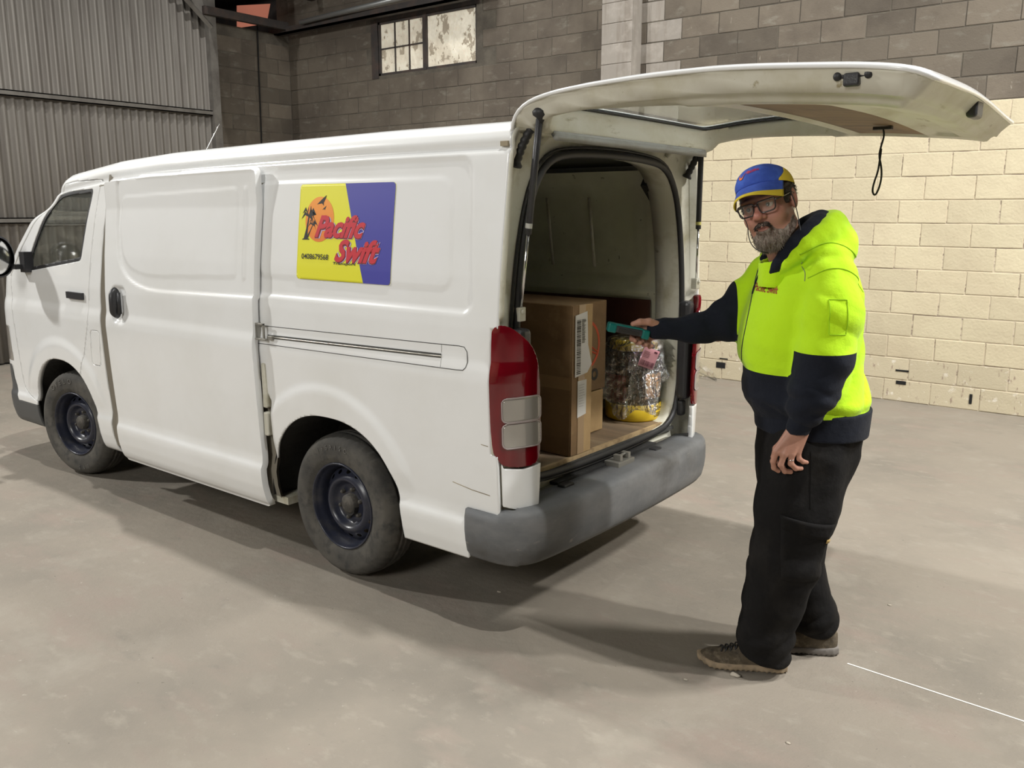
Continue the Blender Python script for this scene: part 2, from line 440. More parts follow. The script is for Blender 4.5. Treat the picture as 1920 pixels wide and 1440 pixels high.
a = np.array([-8.44, 4.02, 4.36]); b = np.array([-8.44, 4.42, 4.02])
MB().tube([a + (0, -.3, .25), b], .035, 4).build('brace', M_girt, cw)
v = [(-8.45, 3.98, 4.5), (-8.45, 4.38, 4.5), (-8.45, 4.38, 4.05)]
obj('gusset', v, [(0, 1, 2)], M_girt, cw, smooth=False).modifiers.new('t', 'SOLIDIFY').thickness = .008
# eave and boards added to darken the far corner and the void behind
o = MB().box((-10.9, 4.2, 4.82), (-4.7, 6.1, 4.9)).box((-10.9, 2.0, 4.9), (-10.8, 6.1, 3.9)).box((-10.9, 6.0, 3.9), (-8.6, 6.1, 4.9)).build('shading_ceiling', M_dark); o['kind'] = 'structure'
# steelwork under the eave
o = tag(MB().box((-8.75, 5.55, 4.12), (-4.9, 5.62, 4.20)).box((-8.75, 5.55, 4.12), (-4.9, 5.70, 4.135)).build('roof_beam', M_dark), 'long dark steel roof beam running above the high window', 'beam')
o = tag(MB().box((-8.45, 4.3, 4.16), (-8.38, 5.6, 4.26)).box((-8.0, 4.3, 4.5), (-7.92, 5.7, 4.62)).build('roof_purlin', M_dark), 'dark steel purlin above the top of the short left block wall', 'beam')
M_pipe = mat('galvanised_pipe', (.30, .31, .31), .4, metal=.6)
tag(MB().tube([(-8.0, 5.50, 4.20), (-6.9, 5.50, 4.225), (-5.2, 5.50, 4.26)], .032, 8).build('pipe', M_pipe, smooth=True), 'pale galvanised pipe beside the dark roof beam at upper left', 'pipe')
M_red = mat('lit_red_sheet', (.6, .2, .12), .6, emit=(.85, .30, .20), es=.75)
tag(obj('roof_gap', [(-9.0, 5.20, 4.20), (-9.0, 5.70, 4.34), (-9.0, 5.78, 4.62), (-9.0, 5.22, 4.50)], [(0, 1, 2, 3)], M_red, smooth=False), 'small coral daylit gap in the dark under the roof at upper left', 'skylight'); solid(bpy.data.objects['roof_gap'], .01)
tag(MB().tube([(-8.62, 5.26, 4.3), (-8.63, 5.25, 3.6), (-8.63, 5.24, 2.9), (-8.63, 5.22, 2.2), (-8.64, 5.2, .3)], .009, 6).build('cable', M_black, smooth=True), 'thin dark cable hanging down the short left block wall', 'cable')
# high window
M_pane = mat('sheeted_glass', (.60, .54, .43), .5, noise=[((.74, .69, .57), 3., .4, .6, 5), ((.33, .28, .21), (9, 3, 7), .545, .575, 9)], bump=[(7., .03)], emit=(.62, .55, .43), es=.52)
nt = M_pane.node_tree; bs = nt.nodes['Principled BSDF']; nt.links.new(bs.inputs['Base Color'].links[0].from_socket, bs.inputs['Emission Color'])
win = MB()
for a, b in (((WX0, WY + .01, WZ0), (WX0 + .03, WY + .06, WZ1)), ((WX1 - .02, WY + .01, WZ0), (WX1, WY + .06, WZ1)), ((WX0, WY + .01, WZ0), (WX1, WY + .06, WZ0 + .03)), ((WX0, WY + .01, WZ1 - .03), (WX1, WY + .06, WZ1)), ((-6.03, WY + .0, WZ0), (-5.97, WY + .06, WZ1))): win.box(a, b)
win = win.build('window_1', M_dark); win['kind'] = 'structure'
xs = [-6.80, -6.54, -6.285, -6.03]; zs_ = [WZ0 + .03, (WZ0 + WZ1) / 2, WZ1 - .03]
for k in (1, 2): MB().box((xs[k] - .008, WY + .02, WZ0), (xs[k] + .008, WY + .05, WZ1)).build('glazing_bar', M_dark, win)
MB().box((xs[0], WY + .02, zs_[1] - .008), (xs[3], WY + .05, zs_[1] + .008)).build('glazing_bar', M_dark, win)
for i in range(3):
    for j in range(2):
        MB().box((xs[i], WY + .035, zs_[j]), (xs[i + 1], WY + .04, zs_[j + 1])).build('pane', M_pane, win)
MB().box((-5.97, WY + .035, WZ0), (WX1 - .01, WY + .04, WZ1)).build('pane', M_pane, win)
# things on the floor
M_wline = mat('white_line', (.85, .83, .76), .7)
tag(MB().box((-.27, -.003, 0), (.27, .003, .0012), R=rot('Z', -5.5), c=(0, 0, 0)).build('white_floor_line', M_wline), 'thin straight white line on the floor at lower right', 'line')  # thin white strip laid on the floor
bpy.data.objects['white_floor_line'].scale = (2.6, 1, 1); bpy.data.objects['white_floor_line'].location = (1.74, .675, .0005)
M_stone = mat('pebble', (.36, .32, .26), .9, bump=[(80., .002)])
def pebble(x, y, r, label, seed):
    bm = bmesh.new(); bmesh.ops.create_icosphere(bm, subdivisions=2, radius=1)
    rr = random.Random(seed)
    for q in bm.verts:
        n = 1 + .22 * math.sin(q.co.x * 4 + seed) * math.cos(q.co.y * 5 + seed) + rr.uniform(-.08, .08)
        q.co = Vector((q.co.x * r * n * 1.5, q.co.y * r * n, max(-.3, q.co.z) * r * n * .55))
    lo = min(q.co.z for q in bm.verts)
    for q in bm.verts: q.co.z -= lo
    me = bpy.data.meshes.new('pebble'); bm.to_mesh(me); bm.free(); me.materials.append(M_stone)
    for p in me.polygons: p.use_smooth = True
    o = bpy.data.objects.new('pebble', me); link(o); o.location = (x, y, 0)
    tag(o, label, 'pebble')

# ------------------------------------------------------------------ the van
VW = 1.69                                                   # near side at y = 0, rear at x = 0, nose at x = -4.7
M_white = mat('white_van_paint', (.79, .80, .80), .22, spec=.5, coat=.6, noise=[((.74, .745, .73), 1.6, .45, .75, 5)])
M_whited = mat('grimy_white_paint', (.60, .585, .50), .45, noise=[((.38, .35, .24), (4, 6, 5), .48, .68, 7), ((.16, .13, .08), 11., .66, .74, 6)])
M_inner = mat('inner_van_steel', (.66, .66, .52), .5, noise=[((.52, .52, .40), 2.2, .42, .66, 6), ((.10, .09, .06), (18, 18, 14), .66, .72, 5)])
M_rub = mat('black_rubber', (.018, .018, .019), .55)
M_plas = mat('black_plastic', (.03, .03, .033), .38, bump=[(220., .0006)])
M_seam = mat('panel_gap', (.05, .05, .045), .8)
M_grime = mat('grime_line', (.30, .25, .17), .8)
M_glass = mat('tinted_glass', (.93, .97, .95), .02, trans=1.0, ior=1.45, spec=.5)
M_chrome = mat('chrome', (.75, .75, .75), .15, metal=1.)
M_bump = mat('worn_grey_bumper', (.115, .12, .125), .62, noise=[((.17, .17, .17), (3, 3, 7), .42, .66, 6), ((.075, .072, .068), 2.4, .5, .68, 6), ((.26, .24, .21), (9, 9, 26), .66, .76, 5)], bump=[(16., .002)])
M_lampred = mat('red_lamp_lens', (.22, .003, .010), .12, coat=.8, noise=[((.12, .0, .004), (3, 3, 1.5), .4, .6, 3)])
M_lampclear = mat('clear_lamp_lens', (.33, .31, .28), .16, coat=.8, metal=.25)
M_under = mat('underbody', (.022, .021, .02), .9, bump=[(30., .004)])

SEC = np.array([(.060,.255),(.045,.27),(.032,.30),(.018,.36),(.012,.42),(.012,.455),(.024,.48),(.026,.52),(.018,.65),(.010,.80),(.004,.95),(0,1.05),(.003,1.09),(.012,1.13),(.014,1.25),(.018,1.30),(.030,1.45),(.050,1.62),(.070,1.78),(.082,1.88),(.088,1.915),(.100,1.920),(.104,1.932),(.096,1.942),(.098,1.965),(.110,1.99),(.14,2.015),(.20,2.03),(.35,2.045),(.6,2.058),(VW / 2,2.06)])
def ysec(z): return np.interp(z, SEC[:27, 1], SEC[:27, 0])
def droop(x):
    return np.interp(-np.asarray(x, float), [0, .9, 1.65, 2.5, 3.0, 3.5, 3.8, 4.4], [0, 0, -.008, -.022, -.045, -.095, -.135, -.20])
def dw(z): return sst(z, 1.60, 1.92)
def xfs(v):
    return -np.interp(v, [.25, .58, .82, 1.11, 1.27, 1.475, 1.85, 1.95, 2.0, 2.06], [4.44, 4.43, 4.39, 4.35, 4.30, 4.11, 3.70, 3.60, 3.56, 3.55])
def section_rows(step, zlo=.255):
    fine = resample(SEC[:26], 4000); d = np.concatenate([[0], np.cumsum(np.linalg.norm(np.diff(fine, axis=0), axis=1))])
    k = 9; pad = np.pad(fine, ((k * 2, k * 2), (0, 0)), 'edge'); ker = np.ones(4 * k + 1) / (4 * k + 1)
    sm = np.stack([np.convolve(pad[:, i], ker, 'valid') for i in (0, 1)], 1)
    n = int(d[-1] / step); t = np.linspace(0, d[-1], n); a = np.stack([np.interp(t, d, sm[:, i]) for i in (0, 1)], 1)
    roof = resample(SEC[25:], max(7, int(.8 / step / 4)))[1:]
    return np.concatenate([a, roof])
def body_grid(step, s0=0.12):
    rows = section_rows(step)
    nS = int(2.78 / step); nC = int(1.5 / step / 1.3); nF = max(14, int(.9 / step / 2.2))
    cols = [('s', -s0 - (2.9 - s0) * i / nS) for i in range(nS)] + [('c', i / nC) for i in range(nC)] + [('f', i / nF) for i in range(nF + 1)]
    V = np.zeros((len(rows), len(cols), 3)); PH = np.zeros((len(rows), len(cols)))
    yv, zv = rows[:, 0], rows[:, 1]; XF = xfs(zv)
    for j, (k, t) in enumerate(cols):
        if k == 's': x = np.full(len(rows), t); y = yv.copy()
        elif k == 'c': x = -2.9 + (XF + 2.9) * t; y = yv.copy()
        else:
            ph = t * PI / 2; e = 2 / 2.9; a = np.interp(zv, [.3, 1.1, 1.3, 1.85, 2.06], [.27, .28, .30, .24, .16])
            x = XF - a * np.sin(ph) ** e; y = yv + (VW / 2 - yv) * (1 - np.cos(ph) ** e); PH[:, j] = t + 1e-3
        V[:, j, 0] = x; V[:, j, 1] = y; V[:, j, 2] = zv + droop(x) * dw(zv)
    return V, PH
REAR_C, FRONT_C = (-1.10, .33), (-3.69, .33)
def arch_sdf(x, z):
    """positive inside the wheel openings"""
    out = None
    for (cx, cz), rx, rz in ((REAR_C, .445, .45), (FRONT_C, .415, .445)):
        zz = np.maximum(z - cz, 0); k = (np.abs((x - cx) / rx) ** 2.3 + np.abs(zz / rz) ** 2.3) ** (1 / 2.3)
        wid = np.where(z < cz, np.abs(x - cx - (.10 if cx > -2 else .06) * (cz - z) * np.sign(x - cx)) / rx, k)
        d = (1 - np.maximum(k, wid * (z < cz))) * rx
        out = d if out is None else np.maximum(out, d)
    return out
def OX0(z): return np.interp(z, [.25, .45, .7, 1.2, 1.88], [-3.105, -3.115, -3.125, -3.118, -3.035])
def OX1(z): return np.interp(z, [.25, .80, .98, 1.9], [-1.517, -1.525, -1.645, -1.665])
DOORP = [(-3.114, 1.876), (-3.143, 1.834), (-3.257, 1.185), (-3.265, 1.05), (-3.48, .60), (-4.0, .42), (-4.30, .50), (-4.31, 1.27), (-4.10, 1.50), (-3.74, 1.842), (-3.45, 1.872)]
WINP = [(-3.215, 1.825), (-3.335, 1.405), (-4.02, 1.318), (-4.055, 1.345), (-3.96, 1.50), (-3.80, 1.695), (-3.69, 1.775), (-3.58, 1.812)]
def disp_near(x, z):
    """inward displacement of the pressed panels of the near quarter"""
    d = .009 * sst(rr_sdf(x + .256 + .085 * (z - 1.4), z + droop(x) * -.6, -1.9, 0, 1.306, 1.900, .055), -.002, .011)
    d = d - .0035 * sst(rr_sdf(x + .08 * (z - 1.4), z, -1.60, -.365, 1.393, 1.826, .06), -.003, .006)
    r = np.hypot(x - REAR_C[0] + .03, (z - REAR_C[1]) * 1.0)
    d = d - .013 * (1 - sst(r, .555, .61)) * sst(z, .50, .62)
    d = d + .016 * (1 - sst(r, .44, .50)) * 0
    r = np.hypot(x - FRONT_C[0], z - FRONT_C[1])
    d = d - .012 * (1 - sst(r, .53, .60)) * sst(z, .42, .6)
    return d
van = empty('delivery_van', (-2.2, VW / 2, 0))
tag(van, 'white delivery van with open tailgate, sliding side door ajar and yellow and blue side sign', 'van')

# near half of the shell, finely gridded so that the pressings are real relief
V, PH = body_grid(.0105); nr, nc = PH.shape
V = V.reshape(-1, 3); PH = PH.ravel(); side = PH == 0
x, z = V[:, 0], V[:, 2]; V[:, 1] += np.where(side & (V[:, 1] < .2), disp_near(x, z), 0)
F = grid_faces(nr, nc, flip=True)
ex = np.stack([PH, np.where(side, 1., 0.)], 1)
def sel(V, F, E, fld): return clip(V, F, fld, E)
def sideonly(E, a, other=-1.): return np.where(E[:, 0] < .02, a, other)
base = (V, F.tolist(), ex)
# openings common to everything
V1, F1, E1 = sel(*base, -arch_sdf(V[:, 0], V[:, 2]) * np.where(ex[:, 0] < .02, 1, 0) + np.where(ex[:, 0] < .02, 0, 1.))
f_ws = np.where(E1[:, 0] > .12, np.minimum(np.minimum(V1[:, 2] - 1.20, 1.79 - V1[:, 2]), (E1[:, 0] - .17) * .6), -1.)
glassws = sel(V1, F1, E1, f_ws); V1, F1, E1 = sel(V1, F1, E1, -f_ws)
f_lo = np.where((V1[:, 0] > -1.2) & (E1[:, 0] < .02), np.maximum(.303 - V1[:, 2], np.maximum(np.minimum(V1[:, 0] + .283, .521 - V1[:, 2]), np.minimum(V1[:, 0] + .152, np.minimum(1.262 - V1[:, 2], V1[:, 2] - .765)))), -1.); V1, F1, E1 = sel(V1, F1, E1, -f_lo)
f_open = np.where(E1[:, 0] < .02, np.minimum(np.minimum(V1[:, 0] - OX0(V1[:, 2]), OX1(V1[:, 2]) - V1[:, 0]), 1.900 + droop(V1[:, 0]) - V1[:, 2]), -1.)
V1, F1, E1 = sel(V1, F1, E1, -f_open)
f_bump = np.where(E1[:, 0] < .02, np.minimum(.66 - V1[:, 2], np.maximum(-4.385 - (V1[:, 2] - .42) * .35 - V1[:, 0], np.minimum(.418 - V1[:, 2], -4.06 - V1[:, 0]))), .66 - V1[:, 2])
fb = sel(V1, F1, E1, f_bump - .002); V1, F1, E1 = sel(V1, F1, E1, -f_bump - .002)
f_hl = np.minimum(np.minimum(V1[:, 2] - .69, .93 - V1[:, 2]), np.where(V1[:, 0] < -4.0, np.minimum(-4.40 - V1[:, 0], .42 - V1[:, 1]), -1.))
hl = sel(V1, F1, E1, f_hl); V1, F1, E1 = sel(V1, F1, E1, -f_hl)
f_dr = np.where(E1[:, 0] < .02, poly_sdf(V1[:, 0], V1[:, 2], round_poly(DOORP, .07)), -1.)
dr = sel(V1, F1, E1, f_dr - .002); V1, F1, E1 = sel(V1, F1, E1, -f_dr - .002)
f_fl = np.where(E1[:, 0] < .02, rr_sdf(V1[:, 0] + (V1[:, 2] - .89) * -.15, V1[:, 2], -3.268, -3.158, .785, 1.0, .03), -1.)
fl = sel(V1, F1, E1, f_fl - .0015); V1, F1, E1 = sel(V1, F1, E1, -f_fl - .0015)
shell = solid(obj('body_shell', V1, F1, M_white, van), .012)
f_w = poly_sdf(dr[0][:, 0], dr[0][:, 2], round_poly(WINP, [.03,.03,.02,.02,.1,.1,.1,.1]))
door = solid(obj('cab_door', *sel(*dr, -f_w)[:2], M_white, van), .03)
fw = solid(obj('front_bumper', fb[0], fb[1], mat('dark_grey_bumper', (.075, .078, .08), .5), van), .02)
solid(obj('headlight', hl[0], hl[1], M_lampclear, van), .015)
solid(obj('fuel_flap', fl[0], fl[1], M_white, van), .006)
# window glass and its black surround
wv, wf, _ = sel(*dr, f_w + .004); wv = wv + (0, .012, 0)
g = sub('window_glass', wv, wf, M_glass, door); solid(g, .004)
wv, wf, we = sel(*dr, f_w + .002); f2 = poly_sdf(wv[:, 0], wv[:, 2], round_poly(WINP, [.03,.03,.02,.02,.1,.1,.1,.1])); wv, wf = sel(wv, wf, we, .022 - f2)[:2]
solid(sub('window_seal', wv + (0, .004, 0), wf, M_rub, door), .006)
gv = glassws[0].copy(); solid(obj('windscreen', gv, glassws[1], M_glass, van), .005)

# far half, coarser, plain sides
V, PH = body_grid(.03); nr, nc = PH.shape; V = V.reshape(-1, 3); PH = PH.ravel()
V[:, 1] = VW - V[:, 1]; F = grid_faces(nr, nc).tolist(); ex = np.stack([PH, PH], 1)
V1, F1, E1 = sel(V, F, ex, np.where(ex[:, 0] < .02, -arch_sdf(V[:, 0], V[:, 2]), 1.))
f_lo = np.where((V1[:, 0] > -1.2) & (E1[:, 0] < .02), np.maximum(.303 - V1[:, 2], np.minimum(V1[:, 0] + .283, .521 - V1[:, 2])), -1.); V1, F1, E1 = sel(V1, F1, E1, -f_lo)
f_ws = np.where(E1[:, 0] > .12, np.minimum(np.minimum(V1[:, 2] - 1.20, 1.79 - V1[:, 2]), (E1[:, 0] - .17) * .6), -1.)
gl = sel(V1, F1, E1, f_ws); V1, F1, E1 = sel(V1, F1, E1, -f_ws); solid(obj('windscreen', gl[0], gl[1], M_glass, van), .005)
f_bump = np.where(E1[:, 0] < .02, np.minimum(.66 - V1[:, 2], np.maximum(-4.385 - (V1[:, 2] - .42) * .35 - V1[:, 0], np.minimum(.418 - V1[:, 2], -4.06 - V1[:, 0]))), .66 - V1[:, 2])
fb = sel(V1, F1, E1, f_bump - .002); V1, F1, E1 = sel(V1, F1, E1, -f_bump - .002); solid(obj('front_bumper', fb[0], fb[1], MATS['dark_grey_bumper'], van), .02)
f_hl = np.minimum(np.minimum(V1[:, 2] - .69, .93 - V1[:, 2]), np.where(V1[:, 0] < -4.0, np.minimum(-4.40 - V1[:, 0], V1[:, 1] - (VW - .42)), -1.))
hl = sel(V1, F1, E1, f_hl); V1, F1, E1 = sel(V1, F1, E1, -f_hl); solid(obj('headlight', hl[0], hl[1], M_lampclear, van), .015)
f_w = np.where(E1[:, 0] < .02, poly_sdf(V1[:, 0], V1[:, 2], round_poly(WINP, [.03,.03,.02,.02,.1,.1,.1,.1])), -1.)
gl = sel(V1, F1, E1, f_w); V1, F1, E1 = sel(V1, F1, E1, -f_w); solid(obj('window_glass', gl[0], gl[1], M_glass, van), .005)
solid(obj('body_shell', V1, F1, M_white, van), .012)

# sliding door, standing about 45 mm off the side
def door_patch(x0, x1, z0, z1, st, off):
    nx, nz = int((x1 - x0) / st) + 1, int((z1 - z0) / st) + 1
    X, Z = np.meshgrid(np.linspace(x0, x1, nx), np.linspace(z0, z1, nz)); n = len(X.ravel())
    xx, zz = X.ravel(), Z.ravel(); zk = zz - droop(xx) * dw(zz)
    rr_ = section_rows(.004); yy = np.interp(zk, rr_[:370, 1], rr_[:370, 0]) + off
    return xx, yy, zz, grid_faces(nz, nx)
xx, yy, zz, F = door_patch(-2.966, -1.578, .247, 1.905, .0095, -.045)
zt = zz - droop(xx) * dw(zz)
big = round_poly([(-2.835, 1.875), (-2.845, 1.60), (-2.80, 1.36), (-2.56, 1.272), (-1.3, 1.298), (-1.3, 1.896)], [.05, .1, .16, .2, .01, .01])
d = .009 * sst(poly_sdf(xx, zz, big), -.002, .011)
inn = round_poly([(-2.795, 1.775), (-2.82, 1.60), (-2.76, 1.40), (-2.54, 1.350), (-1.72, 1.382), (-1.722, 1.806)], [.05, .06, .12, .1, .025, .025])
d = d - .0035 * sst(poly_sdf(xx, zz, inn), -.003, .006)
d = d - .005 * sst(rr_sdf(xx, zz, -1.668, -1.646, 1.375, 1.81, .01), -.003, .007)
d = d + .020 * sst(rr_sdf(xx, zz, -2.895, -2.745, 1.075, 1.285, .045), -.004, .016)      # handle cup
d = d - .006 * sst(-np.abs(xx + 1.578) , -.018, -.002) * 0
vv = np.stack([xx, yy + d, zz], 1)
fld = rr_sdf(xx, zt, -2.965, -1.579, .248, 1.893, .022)
vv, F2 = clip(vv, F.tolist(), fld)
sd = solid(obj('sliding_door', vv, F2, M_white, van), .034)
bevel(sd, .004, 2, 60)
# its handle, inner latch pieces and roller arm
hm = MB(); hp = [(-2.83, -.032, 1.125), (-2.825, -.062, 1.14), (-2.815, -.066, 1.18), (-2.815, -.066, 1.215), (-2.82, -.060, 1.245), (-2.825, -.036, 1.26)]
hm.tube(smooth_poly(hp, 2, False), .025, 12, flat=.75).box((-2.838, -.05, 1.13), (-2.80, -.028, 1.25))
hd = hm.buildsub('door_handle', M_plas, sd, smooth=True)
for (z0, z1) in ((.76, .98), (.62, .74)):
    bevel(MB().box((-1.575, -.005, z0), (-1.545, .03, z1)).buildsub('latch', M_whited, sd), .008)
ra = MB()
ra.box((-1.60, -.02, 1.165), (-1.515, -.012, 1.175)).box((-1.525, -.02, 1.10), (-1.515, -.010, 1.175)).box((-1.60, -.024, 1.095), (-1.50, -.006, 1.104)).box((-1.585, -.02, 1.10), (-1.577, .03, 1.175)).box((-1.505, -.01, 1.098), (-1.47, .02, 1.118))
bevel(ra.build('roller_arm', mat('grey_zinc', (.30, .29, .26), .45, metal=.5), van), .002)
# jamb behind the gap of the door
xx, yy, zz, F = door_patch(-3.15, -1.50, .30, 1.905, .03, .022)
M_jamb = mat('shaded_jamb_paint', (.26, .235, .19), .55)  # white jamb paint darkened, shade of the door gap put into the colour
zt = zz - droop(xx) * dw(zz); vv, F2 = clip(np.stack([xx, yy, zz], 1), F.tolist(), np.minimum(1.892 - .06 * sst(xx, -1.80, -1.68) - zt, np.maximum(-1.53 - xx, zt - .88))); obj('door_jamb', vv, F2, M_jamb, van)
jv = []; zs2 = np.linspace(.30, 1.90, 24); jf = []
for zq in zs2: jv += [(float(OX1(zq)) - d_, float(ysec(zq)) + e_, zq) for d_, e_ in ((.004, .005), (.014, .014), (.06, .020), (.12, .0235))]
obj('door_jamb', jv, grid_faces(24, 4), M_jamb, van)
jv = []
for zq in zs2: jv += [(float(OX0(zq)) + d_, float(ysec(zq)) + e_, zq) for d_, e_ in ((.001, .004), (.012, .018), (.09, .0215))]
obj('door_jamb', jv, grid_faces(24, 3, flip=True), M_jamb, van)
# lower sill return in front of the rear arch and the step ledge
MB().box((-3.0, .06, .262), (-1.50, .30, .30)).build('sill', M_whited, van)

# seams and rail of the quarter panel
def on_side(pts, lift=.0012, off=0.):
    out = []
    for (px, pz) in pts: out.append((px, float(ysec(pz - float(droop(px) * dw(pz)))) - lift + off + float(disp_near(np.array([px]), np.array([pz]))[0]) * (1 if off == 0 else 0), pz))
    return out
def seam(pts, r=.0016, m=None, name='seam', off=0.):
    return MB().tube(on_side(pts, .0004, off), r, 6).build(name, m or M_seam, van, smooth=True)
P_ = [(-1.63, 1.158), (-1.52, 1.160)] + [(-1.45 + i * .1, 1.161 + i * .0016) for i in range(11)] + [(-.315, 1.180), (-.285, 1.178), (-.270, 1.16), (-.266, 1.12), (-.272, 1.10), (-.285, 1.088), (-.32, 1.086)] + [(-.4 - i * .1, 1.085 - i * .001) for i in range(11)] + [(-1.52, 1.074), (-1.63, 1.073)]
seam(P_)
seam([(-.404, 1.177), (-.404, 1.145)], .0006); seam([(-.404, 1.122), (-.404, 1.088)], .0006)
q = [(-1.52 + i * .1116, 1.1165 + i * .0020) for i in range(11)]
obj('slide_rail', [p for a in q for p in (on_side([(a[0], a[1] + .004)], .0025)[0], on_side([(a[0], a[1] - .013)], .0025)[0])], grid_faces(11, 2), M_seam, van)
MB().tube(on_side([(a[0], a[1] - .006) for a in q], .003), .0032, 6).build('slide_rail', mat('rail_zinc', (.5, .48, .43), .35, metal=.6), van, smooth=True)
seam([(-.36, .618), (-.26, .604), (-.165, .598)], .0018, M_grime, 'scratch'); seam([(-.165, .80), (-.20, .803)], .0015, M_grime, 'scratch')
# gutter end and body-coloured drip groove marks
MB().box((-.165, .088, 1.93), (-.13, .10, 1.948)).build('gutter_clip', M_grime, van)
# cab door handle
MB().box((-3.505, -.004, 1.175), (-3.31, .02, 1.215)).build('door_handle', M_plas, van)
bevel(van.children[-1], .012, 3)
# mirror
mm = MB(); v_, f_ = lathe([(0, -.05), (.07, -.045), (.105, -.02), (.118, .01), (.118, .045), (.108, .05)], (0, 0, 0), 'x', 28)
v_ = np.array(v_) * (1, .92, 1.12); v_[:, 1] = np.sign(v_[:, 1]) * np.abs(v_[:, 1] / .108) ** .8 * .108
v_ = v_ * (-1, 1, 1); v_ = -v_ * (1, 1, 1)
mm.add(v_ + (-4.05, -.178, 1.415), f_)
mh = mm.build('side_mirror', M_plas, van, smooth=True)
gm, gf = lathe([(0.0, 0), (.098, 0), (.1, -.004)], (0, 0, 0), 'x', 28); gm = np.array(gm) * (1, .92, 1.12)
sub('mirror_glass', gm + (-4.004, -.178, 1.415), gf, M_chrome, mh)
MB().box((-4.12, -.06, 1.33), (-4.03, .03, 1.36)).box((-4.06, -.02, 1.31), (-3.99, .035, 1.44)).build('mirror_arm', M_plas, van); bevel(van.children[-1], .01, 2)
# aerial
MB().tube([(-2.80, .55, 2.02), (-2.62, .55, 2.19)], .0025, 6).build('aerial', M_chrome, van, smooth=True)

# wheels
M_tyre = mat('dusty_tyre', (.055, .052, .046), .85, noise=[((.095, .088, .075), 5., .42, .65, 5), ((.035, .034, .032), 17., .5, .7, 5)], bump=[(60., .0012)])
M_rim = mat('dark_blue_steel_rim', (.022, .025, .042), .32, noise=[((.05, .05, .055), 12., .52, .72, 5)])
M_hub = mat('dusty_hub', (.05, .046, .04), .7, noise=[((.11, .10, .085), 30., .45, .65, 4)])
def wheel(cx, steer, word):
    w = obj('wheel', *wheel_tyre(), M_tyre, None); w.location = (0, 0, 0)
    w.parent = van; w.location = Vector((cx, .055, .343)) - van.location; w.rotation_euler = (0, 0, math.radians(steer)); w.name = 'wheel'; w.scale = (1.02, 1, 1.02)
    def ws(name, v, f, m):
        o = obj(name, v, f, m, None); o.parent = w; return o
    n = 128; rad = [(.204, .010), (.203, .003), (.199, .0), (.195, .004), (.191, .016), (.186, .030), (.180, .038), (.178, .060), (.176, .078)]
    ws('rim', *lathe(rad, (0, 0, 0), 'y', 64), M_rim)
    rr_ = np.concatenate([np.linspace(.177, .128, 16)]); dp = np.interp(rr_, [.128, .135, .16, .177], [.036, .040, .062, .078])
    prof = list(zip(rr_, dp)) + [(.120, .033), (.112, .036), (.104, .048), (.096, .064), (.088, .071), (.06, .073), (.0, .073)]
    v, f = lathe(prof, (0, 0, 0), 'y', n); v = np.array(v); r_ = np.hypot(v[:, 0], v[:, 2]); an = np.arctan2(v[:, 2], v[:, 0]); k = 16
    da = (an / (2 * PI / k)); da = (da - np.round(da)) * 2 * PI / k
    fld = np.hypot((r_ - .153) * 1.15, da * .153 * .82) - .0105
    v, f = clip(v, f, fld); ws('rim_disc', v, f, M_rim)
    m = MB(); m.lathe([(0, .040), (.038, .040), (.044, .046), (.046, .073)], (0, 0, 0), 'y', 32)
    ws('hub_cap', *m.arr(), M_hub)
    for i in range(6):
        a = i * PI / 3 + .3; m = MB(); m.lathe([(0, .050), (.007, .051), (.0095, .054), (.0095, .073)], (.070 * math.cos(a), 0, .070 * math.sin(a)), 'y', 6); ws('wheel_nut', *m.arr(), M_hub)
    # raised letters on the sidewall
    for (txt, a0, rr1, sz) in word:
        for i, ch in enumerate(txt):
            a = math.radians(a0 - i * (9.5 if sz > .03 else 6.5)); me = text_mesh(ch, sz, .0010)
            vv = np.array([q.co for q in me.vertices]); vv = vv - (sz * .3, 0, 0)
            ang = a - PI / 2; c_, s_ = math.cos(ang), math.sin(ang)
            X = vv[:, 0] * c_ - (vv[:, 1] + rr1) * s_; Z = vv[:, 0] * s_ + (vv[:, 1] + rr1) * c_
            P = np.stack([X, np.full(len(X), -.0105) - vv[:, 2], Z], 1)
            ws('letter', P, [tuple(p.vertices) for p in me.polygons], M_letter)
    return w
M_letter = mat('tyre_lettering', (.13, .125, .115), .8)
def wheel_tyre():
    prof = [(.200, .012), (.206, .006), (.214, .004), (.222, -.002), (.236, -.006), (.262, -.009), (.290, -.009), (.306, -.003), (.318, .008), (.326, .018), (.331, .028), (.334, .046), (.335, .058), (.328, .061), (.328, .066), (.336, .069), (.337, .088), (.329, .091), (.329, .096), (.337, .099), (.336, .118), (.328, .121), (.328, .126), (.335, .129), (.333, .15), (.326, .166), (.30, .182), (.25, .185), (.20, .176)]
    n = 144; v, f = lathe(prof, (0, 0, 0), 'y', n); v = np.array(v)
    for i, (r, h) in enumerate(prof):
        if 9 <= i <= 11 or 23 <= i <= 25:
            for k in range(n):
                if k % 3 == 0: v[i * n + k, [0, 2]] *= (r - .0055) / r
    return v, f
def text_mesh(txt, size, extrude=0., shear=0., bold=0., spacing=1.):
    c = bpy.data.curves.new('t', 'FONT'); c.body = txt; c.size = size; c.extrude = extrude; c.shear = shear; c.offset = bold; c.space_character = spacing; c.resolution_u = 3
    o = bpy.data.objects.new('t', c); COL.objects.link(o); dg = bpy.context.evaluated_depsgraph_get(); dg.update()
    me = bpy.data.meshes.new_from_object(o.evaluated_get(dg)); bpy.data.objects.remove(o); bpy.data.curves.remove(c)
    return me
wheel(-1.10, 0, [('195R15C', 118, .268, .030)])
wheel(-3.69, 9, [('OVELO', 128, .262, .046), ('195', -66, .268, .034)])
